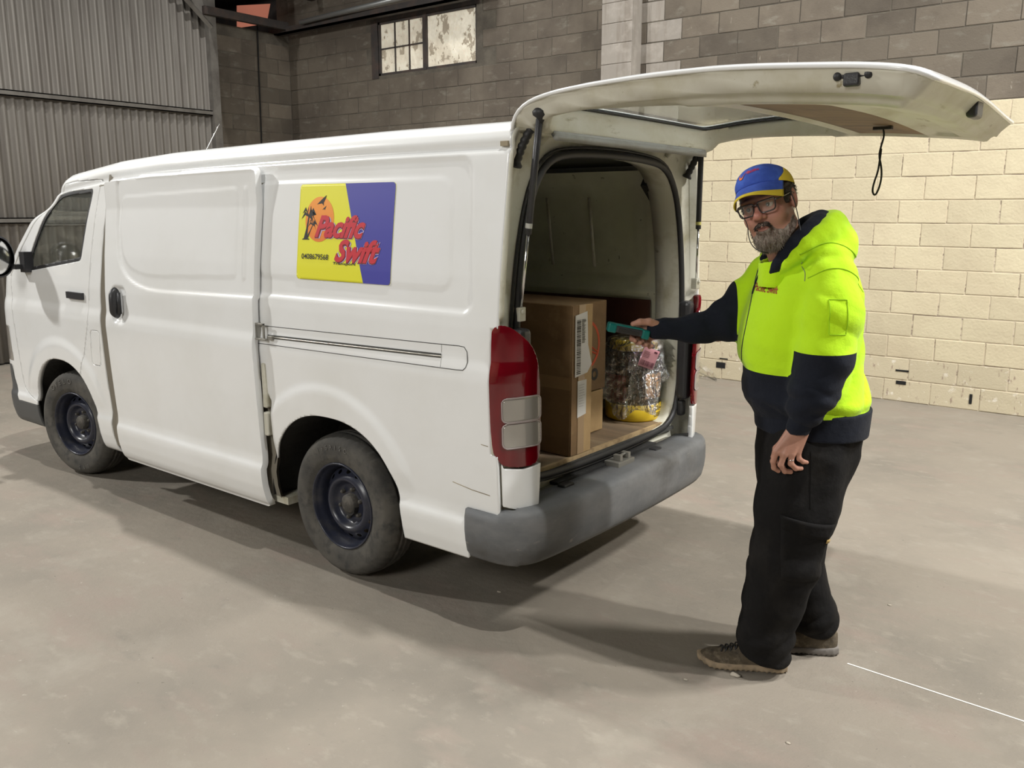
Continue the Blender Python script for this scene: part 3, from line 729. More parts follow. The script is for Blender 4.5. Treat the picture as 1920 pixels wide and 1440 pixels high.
for cx in (-1.10, -3.69):                                   # far wheels
    v, f = wheel_tyre(); v = np.array(v); v[:, 1] = VW - .055 - v[:, 1]; obj('wheel', v * (1.02, 1, 1.02) + (cx, 0, .343), [q[::-1] for q in f], M_tyre, van)
# wheel housings and underbody
for cx, rx in ((-1.10, .48), (-3.69, .455)):
    for y0, y1 in ((.035, .40), (VW - .40, VW - .035)):
        pr_ = [(cx + rx * math.cos(a), .33 + rx * math.sin(a)) for a in np.linspace(-.05, PI + .05, 24)]
        v = [(px, yy_, pz) for px, pz in pr_ for yy_ in (y0, y1)]
        f = grid_faces(24, 2).tolist() + [tuple(range(1 if y0 < 1 else 0, 48, 2))]
        solid(obj('wheel_housing', v, f, M_under, van, smooth=False), .004, 0)
mb = MB(); mb.box((-4.35, .42, .40), (-.12, VW - .42, .56)).box((-3.15, .13, .30), (-1.62, VW - .13, .42)).box((-.62, .10, .36), (-.10, VW - .10, .50)).box((-4.5, .3, .28), (-4.15, VW - .3, .5))
mb.tube([(-1.10, .1, .33), (-1.10, VW - .1, .33)], .045, 12).tube([(-3.69, .1, .33), (-3.69, VW - .1, .33)], .03, 10).tube([(-2.6, 1.1, .27), (-1.5, 1.1, .27), (-.9, 1.25, .36), (-.2, 1.25, .30)], .028, 10)
mb.build('underbody', M_under, van)

# rear frame: outer contour, channel, opening
IN = np.array([(.36, .605), (.23, .645), (.175, .74), (.160, .95), (.165, 1.25), (.195, 1.5), (.235, 1.68), (.285, 1.80), (.37, 1.885), (.50, 1.915), (VW / 2, 1.925)])
IN = np.concatenate([IN, (VW - IN[:-1, 0])[::-1, None].repeat(1, 1) if False else np.stack([VW - IN[:-1, 0], IN[:-1, 1]], 1)[::-1]])
IN = smooth_poly(IN, 2)
so = SEC[6:]; OUT = np.concatenate([so, np.stack([VW - so[:-1, 0], so[:-1, 1]], 1)[::-1]])
OUT = np.concatenate([[(VW * .5, .47), (.3, .47)], OUT, [(VW - .3, .47)]])
cen = np.array((VW / 2, 1.22))
def polar(poly, ang):
    P = poly - cen; r = np.zeros(len(ang))
    for i, a in enumerate(ang):
        d_ = np.array((math.cos(a), math.sin(a))); best = 0
        A, B = P, np.roll(P, -1, 0); E_ = B - A
        den = d_[0] * E_[:, 1] - d_[1] * E_[:, 0]; den = np.where(np.abs(den) < 1e-12, 1e-12, den)
        t = (A[:, 0] * E_[:, 1] - A[:, 1] * E_[:, 0]) / den; u_ = (A[:, 0] * d_[1] - A[:, 1] * d_[0]) / den
        ok = (u_ >= -1e-9) & (u_ <= 1 + 1e-9) & (t > 0); r[i] = t[ok].min() if ok.any() else 1
    return r
ang = np.linspace(0, 2 * PI, 241)[:-1]; ro = polar(OUT, ang); ri = polar(IN, ang)
def ring(r, xx_): return np.stack([xx_ - .028 * sst(1.30 - (cen[1] + r * np.sin(ang)), 0, .03) * sst(np.abs(r * np.cos(ang)), .74, .80), cen[0] + r * np.cos(ang), cen[1] + r * np.sin(ang)], 1)
rings = [ring(ro - .001, -.122), ring(ro - .008, -.113), ring(ro - .030, -.116), ring(ro - .040, -.150), ring(np.maximum(ri + .035, ro * .45 + ri * .55 - .01), -.165), ring(ri + .022, -.150), ring(ri + .006, -.150), ring(ri, -.165), ring(ri + .004, -.23), ring(ri + .02, -.30)]
o = obj('rear_frame', np.concatenate(rings), grid_faces(len(rings), len(ang), wrap=True), M_whited, van); o.modifiers.new('t', 'SOLIDIFY').thickness = .002
cont = ring(ri + .010, -.142)[::2]; MB().tube(cont, .013, 8, closed=True, flat=1.3).build('door_seal', M_rub, van, smooth=True)
cont = ring(ri + .036, -.150)[::2]; MB().tube(cont, .007, 6, closed=True).build('door_seal', M_rub, van, smooth=True)
# black trim in the channel beside each lamp
for s_ in (0, 1):
    v = [(-.10, .215, .74), (-.10, .215, 1.12), (-.105, .19, 1.22), (-.12, .15, 1.31), (-.15, .16, 1.31), (-.15, .20, 1.2), (-.15, .225, .74)]
    v = np.array(v + [(a - .02, b + .02, c) for a, b, c in v]); v[:, 1] = VW - v[:, 1] if s_ else v[:, 1]
    m = MB(); m.box((-.15, .12, .74), (-.085, .188, 1.25)); vv, ff = m.arr()
    if s_: vv = vv * (1, -1, 1) + (0, VW, 0); ff = [q[::-1] for q in ff]
    bevel(obj('lamp_backing', vv, ff, M_plas, van, smooth=False), .02, 3)
# tail lamps and corner pieces
M_lrim = mat('pale_lens_rim', (.33, .28, .27), .4)
def lamp_path():
    P = np.array([(-.158, -.0045), (-.14, -.003), (-.118, .008), (-.096, .032), (-.078, .065), (-.062, .105), (-.050, .145), (-.045, .172), (-.048, .186)])
    return resample(smooth_poly(P, 2, False), 60)
LP = lamp_path(); ls = np.concatenate([[0], np.cumsum(np.linalg.norm(np.diff(LP, axis=0), axis=1))]); LT = ls[-1]
def wrap(far, sgrid, zgrid, fldfn, out=0., tuck=True):
    Sg, Zg = np.meshgrid(sgrid, zgrid); s_, z_ = Sg.ravel(), Zg.ravel()
    x_ = np.interp(s_, ls, LP[:, 0]); y_ = np.interp(s_, ls, LP[:, 1])
    tx = np.interp(s_, ls, np.gradient(LP[:, 0], ls)); ty = np.interp(s_, ls, np.gradient(LP[:, 1], ls)); n_ = np.hypot(tx, ty)
    nx, ny = ty / n_, -tx / n_
    x_ = x_ + nx * out; y_ = y_ + ny * out + ysec(z_) * (1 - .5 * s_ / LT)
    v = np.stack([x_, y_, z_], 1); f = grid_faces(len(zgrid), len(sgrid), flip=False).tolist()
    v, f = clip(v, f, fldfn(s_, z_))
    if far: v[:, 1] = VW - v[:, 1]; f = [q[::-1] for q in f]
    return v, f
def s_at_y(y): return float(np.interp(y, LP[8:, 1], ls[8:]))
OUTL = smooth_poly([(.012, .795), (.012, 1.235), (.02, 1.268), (.06, 1.277), (s_at_y(.06), 1.255), (s_at_y(.12), 1.205), (s_at_y(.15), 1.16), (s_at_y(.172), 1.09), (LT - .003, 1.00), (LT - .003, .725), (s_at_y(.10), .713), (s_at_y(.02), .725), (.04, .75)], 2)
sg = np.linspace(0, LT, 50); zg = np.linspace(.69, 1.30, 110)
for far in (0, 1):
    v, f = wrap(far, sg, zg, lambda s, z: poly_sdf(s, z, OUTL), .004)
    tl = solid(obj('tail_light', v, f, M_lampred, van), .02)
    for (za, zb) in ((.903, .992), (.800, .892)):
        v, f = wrap(far, sg, zg, lambda s, z: rr_sdf(s, z, .060, LT - .010, za, zb, .02), .008)
        z_ = v[:, 2]; v[:, 0] += .0012 * np.sin(z_ * 2 * PI / .0111)
        zc = sub('reversing_lens', v, f, M_lampclear, tl); solid(zc, .01)
        v, f = wrap(far, sg, zg, lambda s, z: -np.abs(rr_sdf(s, z, (.057), LT - .009, za - .003, zb + .003, .022)) + .003, .0095)
        solid(sub('lens_rim', v, f, M_lrim, tl), .003)
    v, f = wrap(far, sg, np.linspace(.50, .74, 40), lambda s, z: poly_sdf(s, z, [(.050, .562), (.050, .752), (s_at_y(.02), .716), (s_at_y(.10), .704), (LT - .004, .716), (LT - .02, .545), (s_at_y(.09), .535)]), .003)
    solid(obj('corner_panel', v, f, M_white, van), .02)
# number plate side: rear bumper
BP = np.array([(-.285, .012), (-.20, .010), (-.13, .014), (-.07, .032), (-.02, .075), (.005, .14), (.018, .28), (.030, .55), (.034, VW / 2)])
BP = np.concatenate([BP, np.stack([BP[:-1, 0], VW - BP[:-1, 1]], 1)[::-1]]); BP = resample(smooth_poly(BP, 2, False), 150)
T = np.gradient(BP, axis=0); T /= np.linalg.norm(T, axis=1)[:, None]; NB = np.stack([T[:, 1], -T[:, 0]], 1)
prof = [(-.155, .543), (-.10, .545), (-.035, .542), (-.012, .535), (-.002, .520), (.002, .49), (.003, .44), (-.002, .39), (-.012, .345), (-.028, .322), (-.07, .315)]
bv = []
for k, (d_, z_) in enumerate(prof):
    lim = np.where((BP[:, 0] < -.05), np.minimum(1, .03 / max(.03, -d_)) if d_ < 0 else 1, 1.)
    zz_ = np.where(BP[:, 0] < -.12, np.minimum(z_, .519), z_)
    bv.append(np.stack([BP[:, 0] + NB[:, 0] * d_ * lim, BP[:, 1] + NB[:, 1] * d_ * lim, zz_], 1))
o = obj('rear_bumper', np.concatenate(bv), grid_faces(len(prof), len(BP)), M_bump, van); solid(o, .006, -1)
for k_, (i0, i1, za, zb) in enumerate(((24, 38, .425, .412), (26, 40, .415, .400), (25, 36, .408, .398), (30, 41, .430, .418), (20, 28, .432, .428))):
    pts_ = [(BP[i, 0] + NB[i, 0] * .0035, BP[i, 1] + NB[i, 1] * .0035, za + (zb - za) * (i - i0) / (i1 - i0) + .002 * math.sin(i * 1.3 + k_)) for i in range(i0, i1)]
    MB().tube(pts_, .0010, 5).build('scratch', M_seam, van)
# bumper top ledge, striker and clips
mb = MB().box((-.17, .23, .500), (-.02, VW - .23, .546)); bevel(mb.build('bumper_step', mat('grimy_step', (.13, .12, .095), .8, noise=[((.30, .28, .22), (5, 2, 5), .5, .66, 6), ((.05, .045, .035), 9., .5, .7, 5)]), van), .008)
mb = MB().box((-.13, .80, .545), (-.05, .94, .572)).box((-.10, .83, .572), (-.06, .85, .60)).box((-.10, .90, .572), (-.06, .92, .60)).tube([(-.08, .84, .592), (-.08, .91, .592)], .006, 8)
bevel(mb.build('latch_striker', MATS['grey_zinc'], van), .004)
bevel(MB().box((-.11, .40, .546), (-.07, .47, .562)).build('clip', M_rub, van), .004)
bevel(MB().box((-.10, 1.16, .546), (-.06, 1.22, .558)).build('clip', M_rub, van), .004)
bevel(MB().box((-.135, 1.50, .655), (-.10, 1.545, .735)).build('rubber_stop', M_rub, van), .012, 3)
# load floor, linings
M_ply = mat('worn_plywood', (.21, .145, .085), .7, noise=[((.13, .09, .055), (2, 16, 1), .44, .62, 6), ((.28, .21, .13), (1, 6, 1), .55, .72, 5)])
M_edge = mat('plywood_edge', (.42, .30, .16), .7, noise=[((.25, .17, .09), (3, 20, 20), .45, .65, 4)])
for xa, xb, yy_ in ((-.595, -.169, .12), (-1.60, -.60, .412), (-2.55, -1.605, .12), (-3.10, -2.555, .12)): MB().box((xa, yy_, .60), (xb, VW - yy_, .628)).build('floor_board', M_ply, van)
MB().box((-.178, .20, .603), (-.163, VW - .20, .630)).build('floor_edge', M_edge, van)
MB().box((-.30, .20, .585), (-.140, VW - .20, .600)).box((-.150, .24, .600), (-.143, VW - .24, .612)).box((-.162, .24, .600), (-.156, VW - .24, .612)).build('tread_strip', M_seam, van)
def liner(far, x0, x1, name='inner_side', m=None):
    xs_ = np.linspace(x0, x1, 110); zs_ = np.linspace(.60, 1.90, 62); X, Z = np.meshgrid(xs_, zs_); X, Z = X.ravel(), Z.ravel()
    y = np.interp(Z, SEC[:21, 1], SEC[:21, 0]) + .055 + .10 * sst(Z, 1.72, 2.0)
    y = y + .026 * (1 - sst(rr_sdf(X, Z, -1.70, -.40, 1.335, 1.84, .10), -.006, .014)) - .026
    y = y - .012 * sst(rr_sdf(X, Z, -1.62, -.47, 1.39, 1.79, .06), -.004, .010)
    y = y - .012 * sst(rr_sdf(X, Z, -2.9, -1.78, 1.335, 1.84, .10), -.006, .02)
    y = y + .02 * sst(-np.abs(Z - 1.275), -.03, -.012)
    V = np.stack([X, (VW - y) if far else y, Z], 1)
    V, Fl = clip(V, grid_faces(62, 110, flip=not far).tolist(), np.minimum(np.hypot(X + 1.10, Z - .33), np.hypot(X + 3.69, Z - .33)) - .487)
    return obj(name, V, Fl, m or M_inner, van)
liner(1, -3.2, -.24); liner(0, -3.0, -.24)
for x_ in (-.98, -.70): MB().tube([(x_, VW - .118, 1.40), (x_ - .01, VW - .140, 1.60), (x_ - .02, VW - .155, 1.77)], .010, 8, flat=.6).build('inner_rib', M_whited, van, smooth=True)
M_hard = mat('brown_hardboard', (.055, .016, .010), .5, noise=[((.09, .03, .018), 3., .45, .7, 5)])
v, f = MB().box((-1.65, VW - .095, .83), (-.36, VW - .088, 1.235)).arr(); bevel(obj('side_lining', v, f, M_hard, van, smooth=False), .003)
MB().box((-1.65, .085, .83), (-.32, .092, 1.235)).build('side_lining', M_hard, van)
MB().box((-.305, VW - .12, .655), (-.28, VW - .085, .69)).build('grab_block', M_whited, van)
xs_ = np.linspace(-3.35, -.20, 16); ys_ = np.linspace(.13, VW - .13, 22); X, Y = np.meshgrid(xs_, ys_)
Z = 1.985 - .13 * (np.abs(Y - VW / 2) / (VW / 2)) ** 5 + droop(X); 
obj('roof_lining', np.stack([X, Y, Z], -1).reshape(-1, 3), grid_faces(22, 16), mat('grey_headlining', (.10, .10, .085), .9), van)
# front of the roof frame seen inside the opening, wiring grommet slot
MB().box((-.32, VW - .30, 1.78), (-.29, VW - .18, 1.83), R=rot('X', -38)).build('air_slot', M_rub, van)
# cab: seats, dashboard, steering wheel
M_seat = mat('grey_seat_fabric', (.16, .18, .185), .9, bump=[(90., .001)])
for yc in (.40, .82, 1.28):
    st = MB().box((-3.72, yc - .2, .80), (-3.25, yc + .2, .98)); bevel(st.build('cab_seat', M_seat, van), .05, 4); so_ = van.children[-1]
    q = MB().box((-3.33, yc - .2, .95), (-3.21, yc + .2, 1.46), R=rot('Y', 10)); bevel(q.buildsub('seat_back', M_seat, so_), .045, 4)
    q = MB().box((-3.27, yc - .12, 1.50), (-3.18, yc + .12, 1.66)); bevel(q.buildsub('head_rest', M_seat, so_), .035, 4)
d_ = MB().box((-4.32, .16, .75), (-3.98, VW - .16, 1.30)); bevel(d_.build('dashboard', mat('dash_plastic', (.07, .085, .085), .55), van), .09, 5)
a_ = np.linspace(0, 2 * PI, 33)[:-1]; c_ = np.array([-3.88, 1.28, 1.30]); Ry = rot('Y', -28)
MB().tube([c_ + Ry @ np.array([0, .19 * math.cos(t), .19 * math.sin(t)]) @ np.eye(3) for t in a_], .015, 8, closed=True).tube([c_ + Ry @ np.array([0, -.19, 0]), c_ + Ry @ np.array([0, .19, 0])], .014, 6).tube([c_, c_ + (-.3, 0, -.15)], .03, 8).build('steering_wheel', M_plas, van, smooth=True)

# ------------------------------------------------------------------ raised tailgate
GP = smooth_poly([(-.137, 1.985), (-.128, 2.022), (-.100, 2.060), (-.03, 2.092), (.08, 2.108), (.217, 2.116), (.423, 2.123), (.612, 2.124), (.786, 2.118), (.98, 2.103), (1.155, 2.087), (1.27, 2.066), (1.31, 2.045)], 2, False)
gd = np.concatenate([[0], np.cumsum(np.linalg.norm(np.diff(GP, axis=0), axis=1))]); GL = gd[-1]
def gate_pt(a, y, t=0.):
    a = np.asarray(a, float); y = np.asarray(y, float)
    x = np.interp(a, gd, GP[:, 0]); z = np.interp(a, gd, GP[:, 1])
    tx = np.interp(a, gd, np.gradient(GP[:, 0], gd)); tz = np.interp(a, gd, np.gradient(GP[:, 1], gd)); n = np.hypot(tx, tz)
    w = (y - VW / 2) / (VW / 2); q = sst(a, .0, .5)
    z = z + .016 * (1 - w * w) * q + .0; x = x - .045 * sst(y, .5, 1.6) * sst(a, .8, 1.45)
    return np.stack([x + tz / n * t, y, z - tx / n * t], -1)
def gy(a): return np.interp(a, [0, .12, .5, 1.0, 1.5], [.112, .098, .070, .050, .055])
def gate_d(a, y):
    """distance inside the outline of the gate"""
    yy = np.minimum(y, VW - y) - gy(a); da = np.minimum(GL - a, a + .02)
    r = .085; q = np.hypot(np.maximum(r - yy, 0), np.maximum(r - da, 0))
    return np.where((yy < r) & (da < r), r - q, np.minimum(yy, da))
na, ny_ = 132, 150
A, Y = np.meshgrid(np.linspace(0, GL, na), np.linspace(.04, VW - .04, ny_)); A, Y = A.ravel(), Y.ravel(); F = grid_faces(ny_, na).tolist()
D = gate_d(A, Y)
gate = empty('tailgate_root', (0, 0, 0)); bpy.data.objects.remove(gate)
def win_sdf(a, y): return rr_sdf(a, y, .165, .80, .175, VW - .175, .09)
f_w = win_sdf(A, Y)
dent = -.004 * sst(-np.abs(A - 1.12), -.03, 0) * 0
V = gate_pt(A, Y, 0 + .008 * sst(.02 - D, 0, .02) + .006 * sst(rr_sdf(A, Y, .92, 1.30, .45, VW - .45, .04), -.01, .015)); E = np.stack([D, f_w], 1)
V1, F1, E1 = clip(V, F, D, E); V1, F1, E1 = clip(V1, F1, -E1[:, 1], E1)
tg = solid(obj('tailgate', V1, [q[::-1] for q in F1], M_white, van), .004)
V = gate_pt(A, Y, .006); V1, F1 = clip(V, F, np.minimum(f_w + .012, D)); gg = solid(sub('rear_window', V1, [q[::-1] for q in F1], M_glass, tg), .004)
V1, F1, E1 = clip(gate_pt(A, Y, .012), F, f_w + .006, E); V1, F1 = clip(V1, F1, .008 - E1[:, 1]); solid(sub('window_seal', V1, F1, M_rub, tg), .006)
# inner skin
lid = smooth_poly([(.86, .21), (1.20, .17), (1.20, VW - .17), (.86, VW - .21)], 1)
def t_in(a, y, d):
    t = .006 + .014 * sst(d, .0, .008) + .055 * sst(d, .012, .030) + .028 * sst(d, .045, .075)
    k_ = sst(win_sdf(a, y), -.050, -.004); t = t * (1 - k_) + .017 * k_                    # slope to the glass
    t = t - .012 * sst(rr_sdf(a, y, .875, 1.195, .16, VW - .16, .03), -.006, .004)
    t = t - .012 * sst(rr_sdf(a, y, 1.245, 1.345, .24, VW - .24, .03), -.008, .010)
    t = t + .006 * sst(-np.abs(a - .07), -.02, -.004)
    return t
V = gate_pt(A, Y, t_in(A, Y, D)); V1, F1, E1 = clip(V, F, D - .001, E); V1, F1, E1 = clip(V1, F1, -E1[:, 1] - .004, E1)
M_gin = mat('dusty_cream_white_paint', (.60, .585, .50), .42, noise=[((.46, .43, .31), (3, 2, 3), .46, .66, 7), ((.30, .26, .15), (22, 5, 22), .64, .74, 6)])
inn = solid(sub('inner_panel', V1, F1, M_gin, tg), .004)
ab, yb = np.meshgrid(np.linspace(.882, 1.188, 8), np.linspace(.168, VW - .168, 14))
V = gate_pt(ab.ravel(), yb.ravel(), .098); wd = sub('wood_lining', V, grid_faces(14, 8).tolist(), mat('brown_wood_lining', (.20, .115, .045), .6, noise=[((.12, .065, .025), (2, 14, 2), .42, .62, 6), ((.26, .16, .07), (5, 1, 5), .5, .7, 4)]), tg); solid(wd, .006, 1)
# hinge-side grey trim
ab, yb = np.meshgrid(np.linspace(.078, .135, 6), np.linspace(.22, VW - .22, 24)); V = gate_pt(ab.ravel(), yb.ravel(), .121)
tr = sub('header_trim', V, grid_faces(24, 6).tolist(), mat('grey_trim', (.30, .30, .28), .6, noise=[((.22, .21, .18), 5., .5, .7, 5)]), tg); solid(tr, .018, 1)
cy0, cy1 = .085, math.pi / 2
per_ = [(a, float(gy(a))) for a in np.linspace(.0, GL - .085, 40)] + [(GL - .085 + .085 * math.sin(t), float(gy(GL)) + .085 - .085 * math.cos(t)) for t in np.linspace(.1, cy1, 10)]
per_ = per_ + [(GL, y) for y in np.linspace(.16, VW - .16, 24)] + [(a, VW - y) for a, y in per_[::-1]]
P_h = np.array([gate_pt(a, y, .0085).ravel() for a, y in per_])
MB().tube(resample(P_h, 160), .0075, 8).buildsub('hem', M_white, tg, smooth=True)
# latch lock on the end face, side stopper, exterior handle, strap
def gbox(name, a, y, t, s, m, part=tg, bv=.008, R=None):
    c = gate_pt(a, y, t).ravel(); mb = MB().box(tuple(c - np.array(s) / 2), tuple(c + np.array(s) / 2), R=R)
    return bevel(mb.buildsub(name, m, part), bv, 3)
gbox('lock', GL - .012, .80, .045, (.035, .10, .062), M_plas, bv=.012)
gbox('exterior_handle', 1.33, VW / 2 + .05, -.012, (.05, .30, .03), M_chrome)
c = gate_pt(1.30, .075, .034).ravel()
mb = MB(); mb.box(tuple(c + (-.052, -.012, -.006)), tuple(c + (.052, .006, .012))).box(tuple(c + (-.024, -.022, -.028)), tuple(c + (.020, .004, .008)))
bevel(mb.buildsub('side_stopper', M_plas, tg), .007, 3)
for dx in (-.042, .042):
    v, f = lathe([(0, -.004), (.010, -.003), (.013, .004)], tuple(c + (dx, -.013, .002)), 'y', 14); MB().add(v, f).buildsub('screw', M_rub, tg, smooth=True)
s0 = gate_pt(1.09, 1.18, .106).ravel()
MB().box(tuple(s0 + (-.035, -.012, -.008)), tuple(s0 + (.035, .012, .004))).buildsub('strap_mount', M_rub, tg)
sp = smooth_poly([s0 + p for p in ((0, 0, 0), (.008, .0, -.03), (-.004, 0, -.08), (-.006, 0, -.11), (.006, 0, -.15), (.010, 0, -.19), (.003, 0, -.235), (-.010, 0, -.262), (-.022, 0, -.245), (-.018, 0, -.21), (-.006, 0, -.17), (-.002, 0, -.12), (0, 0, -.08))], 2, False)
MB().tube(sp, .0038, 6, flat=.5).buildsub('pull_strap', M_rub, tg, smooth=True)
# wiper spindle arm seen through the glass
MB().tube([gate_pt(.80, VW / 2 + .02, -.01).ravel(), gate_pt(.60, VW / 2 - .12, -.016).ravel(), gate_pt(.36, VW / 2 - .30, -.014).ravel()], .008, 6).buildsub('wiper_arm', M_plas, tg, smooth=True)
# gas struts
for (p0, p1) in (((-.132, .170, 1.31), (-.015, .130, 2.035)), ((-.088, 1.575, 1.345), (-.068, 1.53, 1.985))):
    p0, p1 = np.array(p0), np.array(p1); d = p1 - p0; m = MB()
    m.tube([p0 + d * .41, p0 + d * .415, p0 + d * .98, p0 + d * .985], [.006, .0135, .0135, .008], 14)
    st = m.build('gas_strut', M_plas, van, smooth=True)
    MB().tube([p0, p0 + d * .42], .0062, 10).buildsub('strut_rod', M_chrome, st, smooth=True)
    MB().tube([p0 + d * .445, p0 + d * .47], .0139, 14, cap=False).buildsub('strut_label', mat('strut_label', (.55, .50, .15) if p0[1] > 1 else (.5, .5, .46), .5), st, smooth=True)
    q, f = lathe([(0, .0), (.024, .0), (.032, -.012), (.030, -.024), (.016, -.034), (.008, -.05), (.0, -.052)], tuple(p1 + (.005, 0, .022)), 'z', 18); MB().add(q, f).buildsub('strut_boot', M_rub, st, smooth=True)
    m = MB().box(tuple(p0 + (-.02, -.02, -.035)), tuple(p0 + (.012, .02, .02))).tube([p0 + (.0, 0, 0), p0 + (.02, .0, .004)], .010, 10); bevel(m.buildsub('strut_bracket', M_whited, st), .006)
# wiring hoses between body and gate
for s_ in (0, 1):
    P = np.array([(-.145, .155, 1.86), (-.125, .150, 1.905), (-.10, .150, 1.95), (-.075, .155, 1.99), (-.05, .16, 2.02)])
    if s_: P[:, 1] = VW - P[:, 1]
    P = resample(smooth_poly(P, 2, False), 26); r = np.array([.017 if (i % 3) else .0135 for i in range(26)]); r[0:2] = .024; r[-3:] = .026
    MB().tube(P, r, 10).build('wiring_hose', M_rub, van, smooth=True)
    for k in (0, 1):
        m = MB(); y0 = .24 + k * .0; y0 = VW - .34 if s_ else .33
        m.tube([(-.16, y0, 1.955), (-.12, y0, 1.99), (-.06, y0, 2.02)], .014, 8); 
    m.build('hinge', M_whited, van, smooth=True)

# ------------------------------------------------------------------ side sign
SX0, SX1, SZ0, SZ1 = -1.313, -.703, 1.394, 1.812
def flat(name, r, col): return mat(name, col, r + .1)
C_yel, C_blu, C_red = flat('sign_yellow', .35, (.72, .70, .03)), flat('sign_blue', .35, (.055, .055, .33)), flat('sign_red', .4, (.52, .02, .035))
C_blk, C_lil, C_drk = flat('sign_black', .5, (.012, .012, .012)), flat('sign_lilac_edge', .4, (.50, .42, .68)), flat('sign_dark_red', .4, (.16, .01, .015))
C_sun = mat('sign_sun', (.85, .22, .05), .35); _nt = C_sun.node_tree
_g = _nt.nodes.new('ShaderNodeNewGeometry'); _s = _nt.nodes.new('ShaderNodeSeparateXYZ'); _m = _nt.nodes.new('ShaderNodeMapRange'); _r = _nt.nodes.new('ShaderNodeMix'); _r.data_type = 'RGBA'
_nt.links.new(_g.outputs['Position'], _s.inputs[0]); _nt.links.new(_s.outputs['Z'], _m.inputs[0]); _m.inputs[1].default_value = 1.56; _m.inputs[2].default_value = 1.74
_r.inputs[6].default_value = (.75, .22, .05, 1); _r.inputs[7].default_value = (.85, .33, .06, 1); _nt.links.new(_m.outputs[0], _r.inputs[0]); _nt.links.new(_r.outputs[2], _nt.nodes['Principled BSDF'].inputs['Base Color'])
def sgn(s, t, lay):
    s = np.asarray(s, float); t = np.asarray(t, float); x = SX0 + (SX1 - SX0) * s; z = SZ1 - (SZ1 - SZ0) * t
    return np.stack([x, ysec(z) + .0045 - .0012 - lay * .0004, z], -1)
sign = empty('side_sign_tmp'); bpy.data.objects.remove(sign)
gs, gt = np.meshgrid(np.linspace(0, 1, 60), np.linspace(0, 1, 48)); gs, gt = gs.ravel(), gt.ravel(); GF = grid_faces(48, 60, flip=True).tolist()
asp = (SX1 - SX0) / (SZ1 - SZ0)
rrs = rr_sdf(gs * asp, gt, 0, asp, 0, 1, .035)
E_ = np.stack([rrs, (gs - (.495 + .235 * gt))], 1)
v, f = clip(sgn(gs, gt, 0), GF, rrs)
sg_ = solid(obj('side_sign', v, f, C_yel, van), .0012); sg_['label'] = 'yellow and blue company sign with sun, palms and red lettering'
def spart(name, v, f, m): return sub(name, v, f, m, sg_, smooth=False)
v, f, e = clip(sgn(gs, gt, 1), GF, rrs, E_); v, f = clip(v, f, e[:, 1]); spart('blue_field', v, f, C_blu)
a_ = np.linspace(0, 2 * PI, 49)[:-1]
def poly2(name, pts, lay, m):
    P = np.array(pts, float); bm = bmesh.new(); vs = [bm.verts.new((p[0], p[1], 0)) for p in P]; fc = bm.faces.new(vs)
    bmesh.ops.triangulate(bm, faces=[fc]); me_v = np.array([q.co[:] for q in bm.verts]); bm.verts.index_update(); ff = [tuple(q.index for q in p.verts) for p in bm.faces]; bm.free()
    spart(name, sgn(me_v[:, 0], me_v[:, 1], lay), ff, m)
poly2('sun', [(.235 + .158 * math.cos(t), .365 + .235 * math.sin(t)) for t in a_], 2, C_sun)
def palm(x0, y0, x1, y1, s, nf):
    poly2('palm', [(x0 - .018 * s, y0), (x0 + .02 * s, y0), ((x0 + x1) / 2 + .012 * s, (y0 + y1) / 2), (x1 + .008 * s, y1), (x1 - .006 * s, y1), ((x0 + x1) / 2 - .006 * s, (y0 + y1) / 2)], 3, C_blk)
    for k in range(nf):
        an = -PI * .97 + k * PI * 1.18 / (nf - 1); L_ = s * (.085 + .015 * math.sin(k * 2.1)); dx, dy = math.cos(an) * L_, math.sin(an) * L_ * 1.35
        mx, my = x1 + dx * .55, y1 + dy * .62 - .025 * s; ex_, ey = x1 + dx, y1 + dy * .8 + .045 * s
        poly2('palm_leaf', [(x1, y1 - .004), (mx, my - .014 * s), (ex_, ey), (mx + .002, my + .022 * s), (x1, y1 + .012 * s)], 3.2 + k * .05, C_blk)
palm(.085, .57, .115, .33, 1.0, 7); palm(.105, .56, .165, .42, .62, 6)
poly2('palm', [(.05, .575), (.09, .555), (.13, .57), (.13, .58), (.05, .58)], 3.1, C_blk)
def bird(x, y, s):
    poly2('bird', [(x - .055 * s, y + .045 * s), (x - .02 * s, y + .01 * s), (x + .01 * s, y - .02 * s), (x + .045 * s, y - .05 * s), (x + .035 * s, y - .01 * s), (x + .018 * s, y + .03 * s), (x + .02 * s, y + .06 * s), (x + .0, y + .035 * s)], 3.5, C_blk)
bird(.255, .165, 1.); bird(.285, .245, .42)
def stext(txt, s0, t0, width, height, m, lay, shear=0., bold=0., name='lettering', spacing=1., ext=.0):
    me = text_mesh(txt, 1., ext, shear, bold, spacing); v = np.array([q.co for q in me.vertices]); ff = [tuple(p.vertices) for p in me.polygons]
    lo, hi = v.min(0), v.max(0); sx = width / (hi[0] - lo[0]); sy = height / (hi[1] - lo[1])
    spart(name, sgn(s0 + (v[:, 0] - lo[0]) * sx, t0 - (v[:, 1] - lo[1]) * sy, lay), ff, m)
for dx, dy, m, lay, b in ((.006, .012, C_lil, 4, .075), (.003, .010, C_drk, 5, .055), (0, 0, C_red, 6, .035)):
    stext('Pacific', .19 + dx, .555 + dy, .54, .235, m, lay, .45, b, spacing=.98)
    stext('Swift', .42 + dx, .80 + dy, .47, .235, m, lay, .45, b, spacing=.98)
stext('Transport', .408, .835, .24, .035, C_blk, 7, 0, .02, spacing=1.1)
stext('0408679568', .055, .785, .30, .058, C_blk, 7, 0, .012)

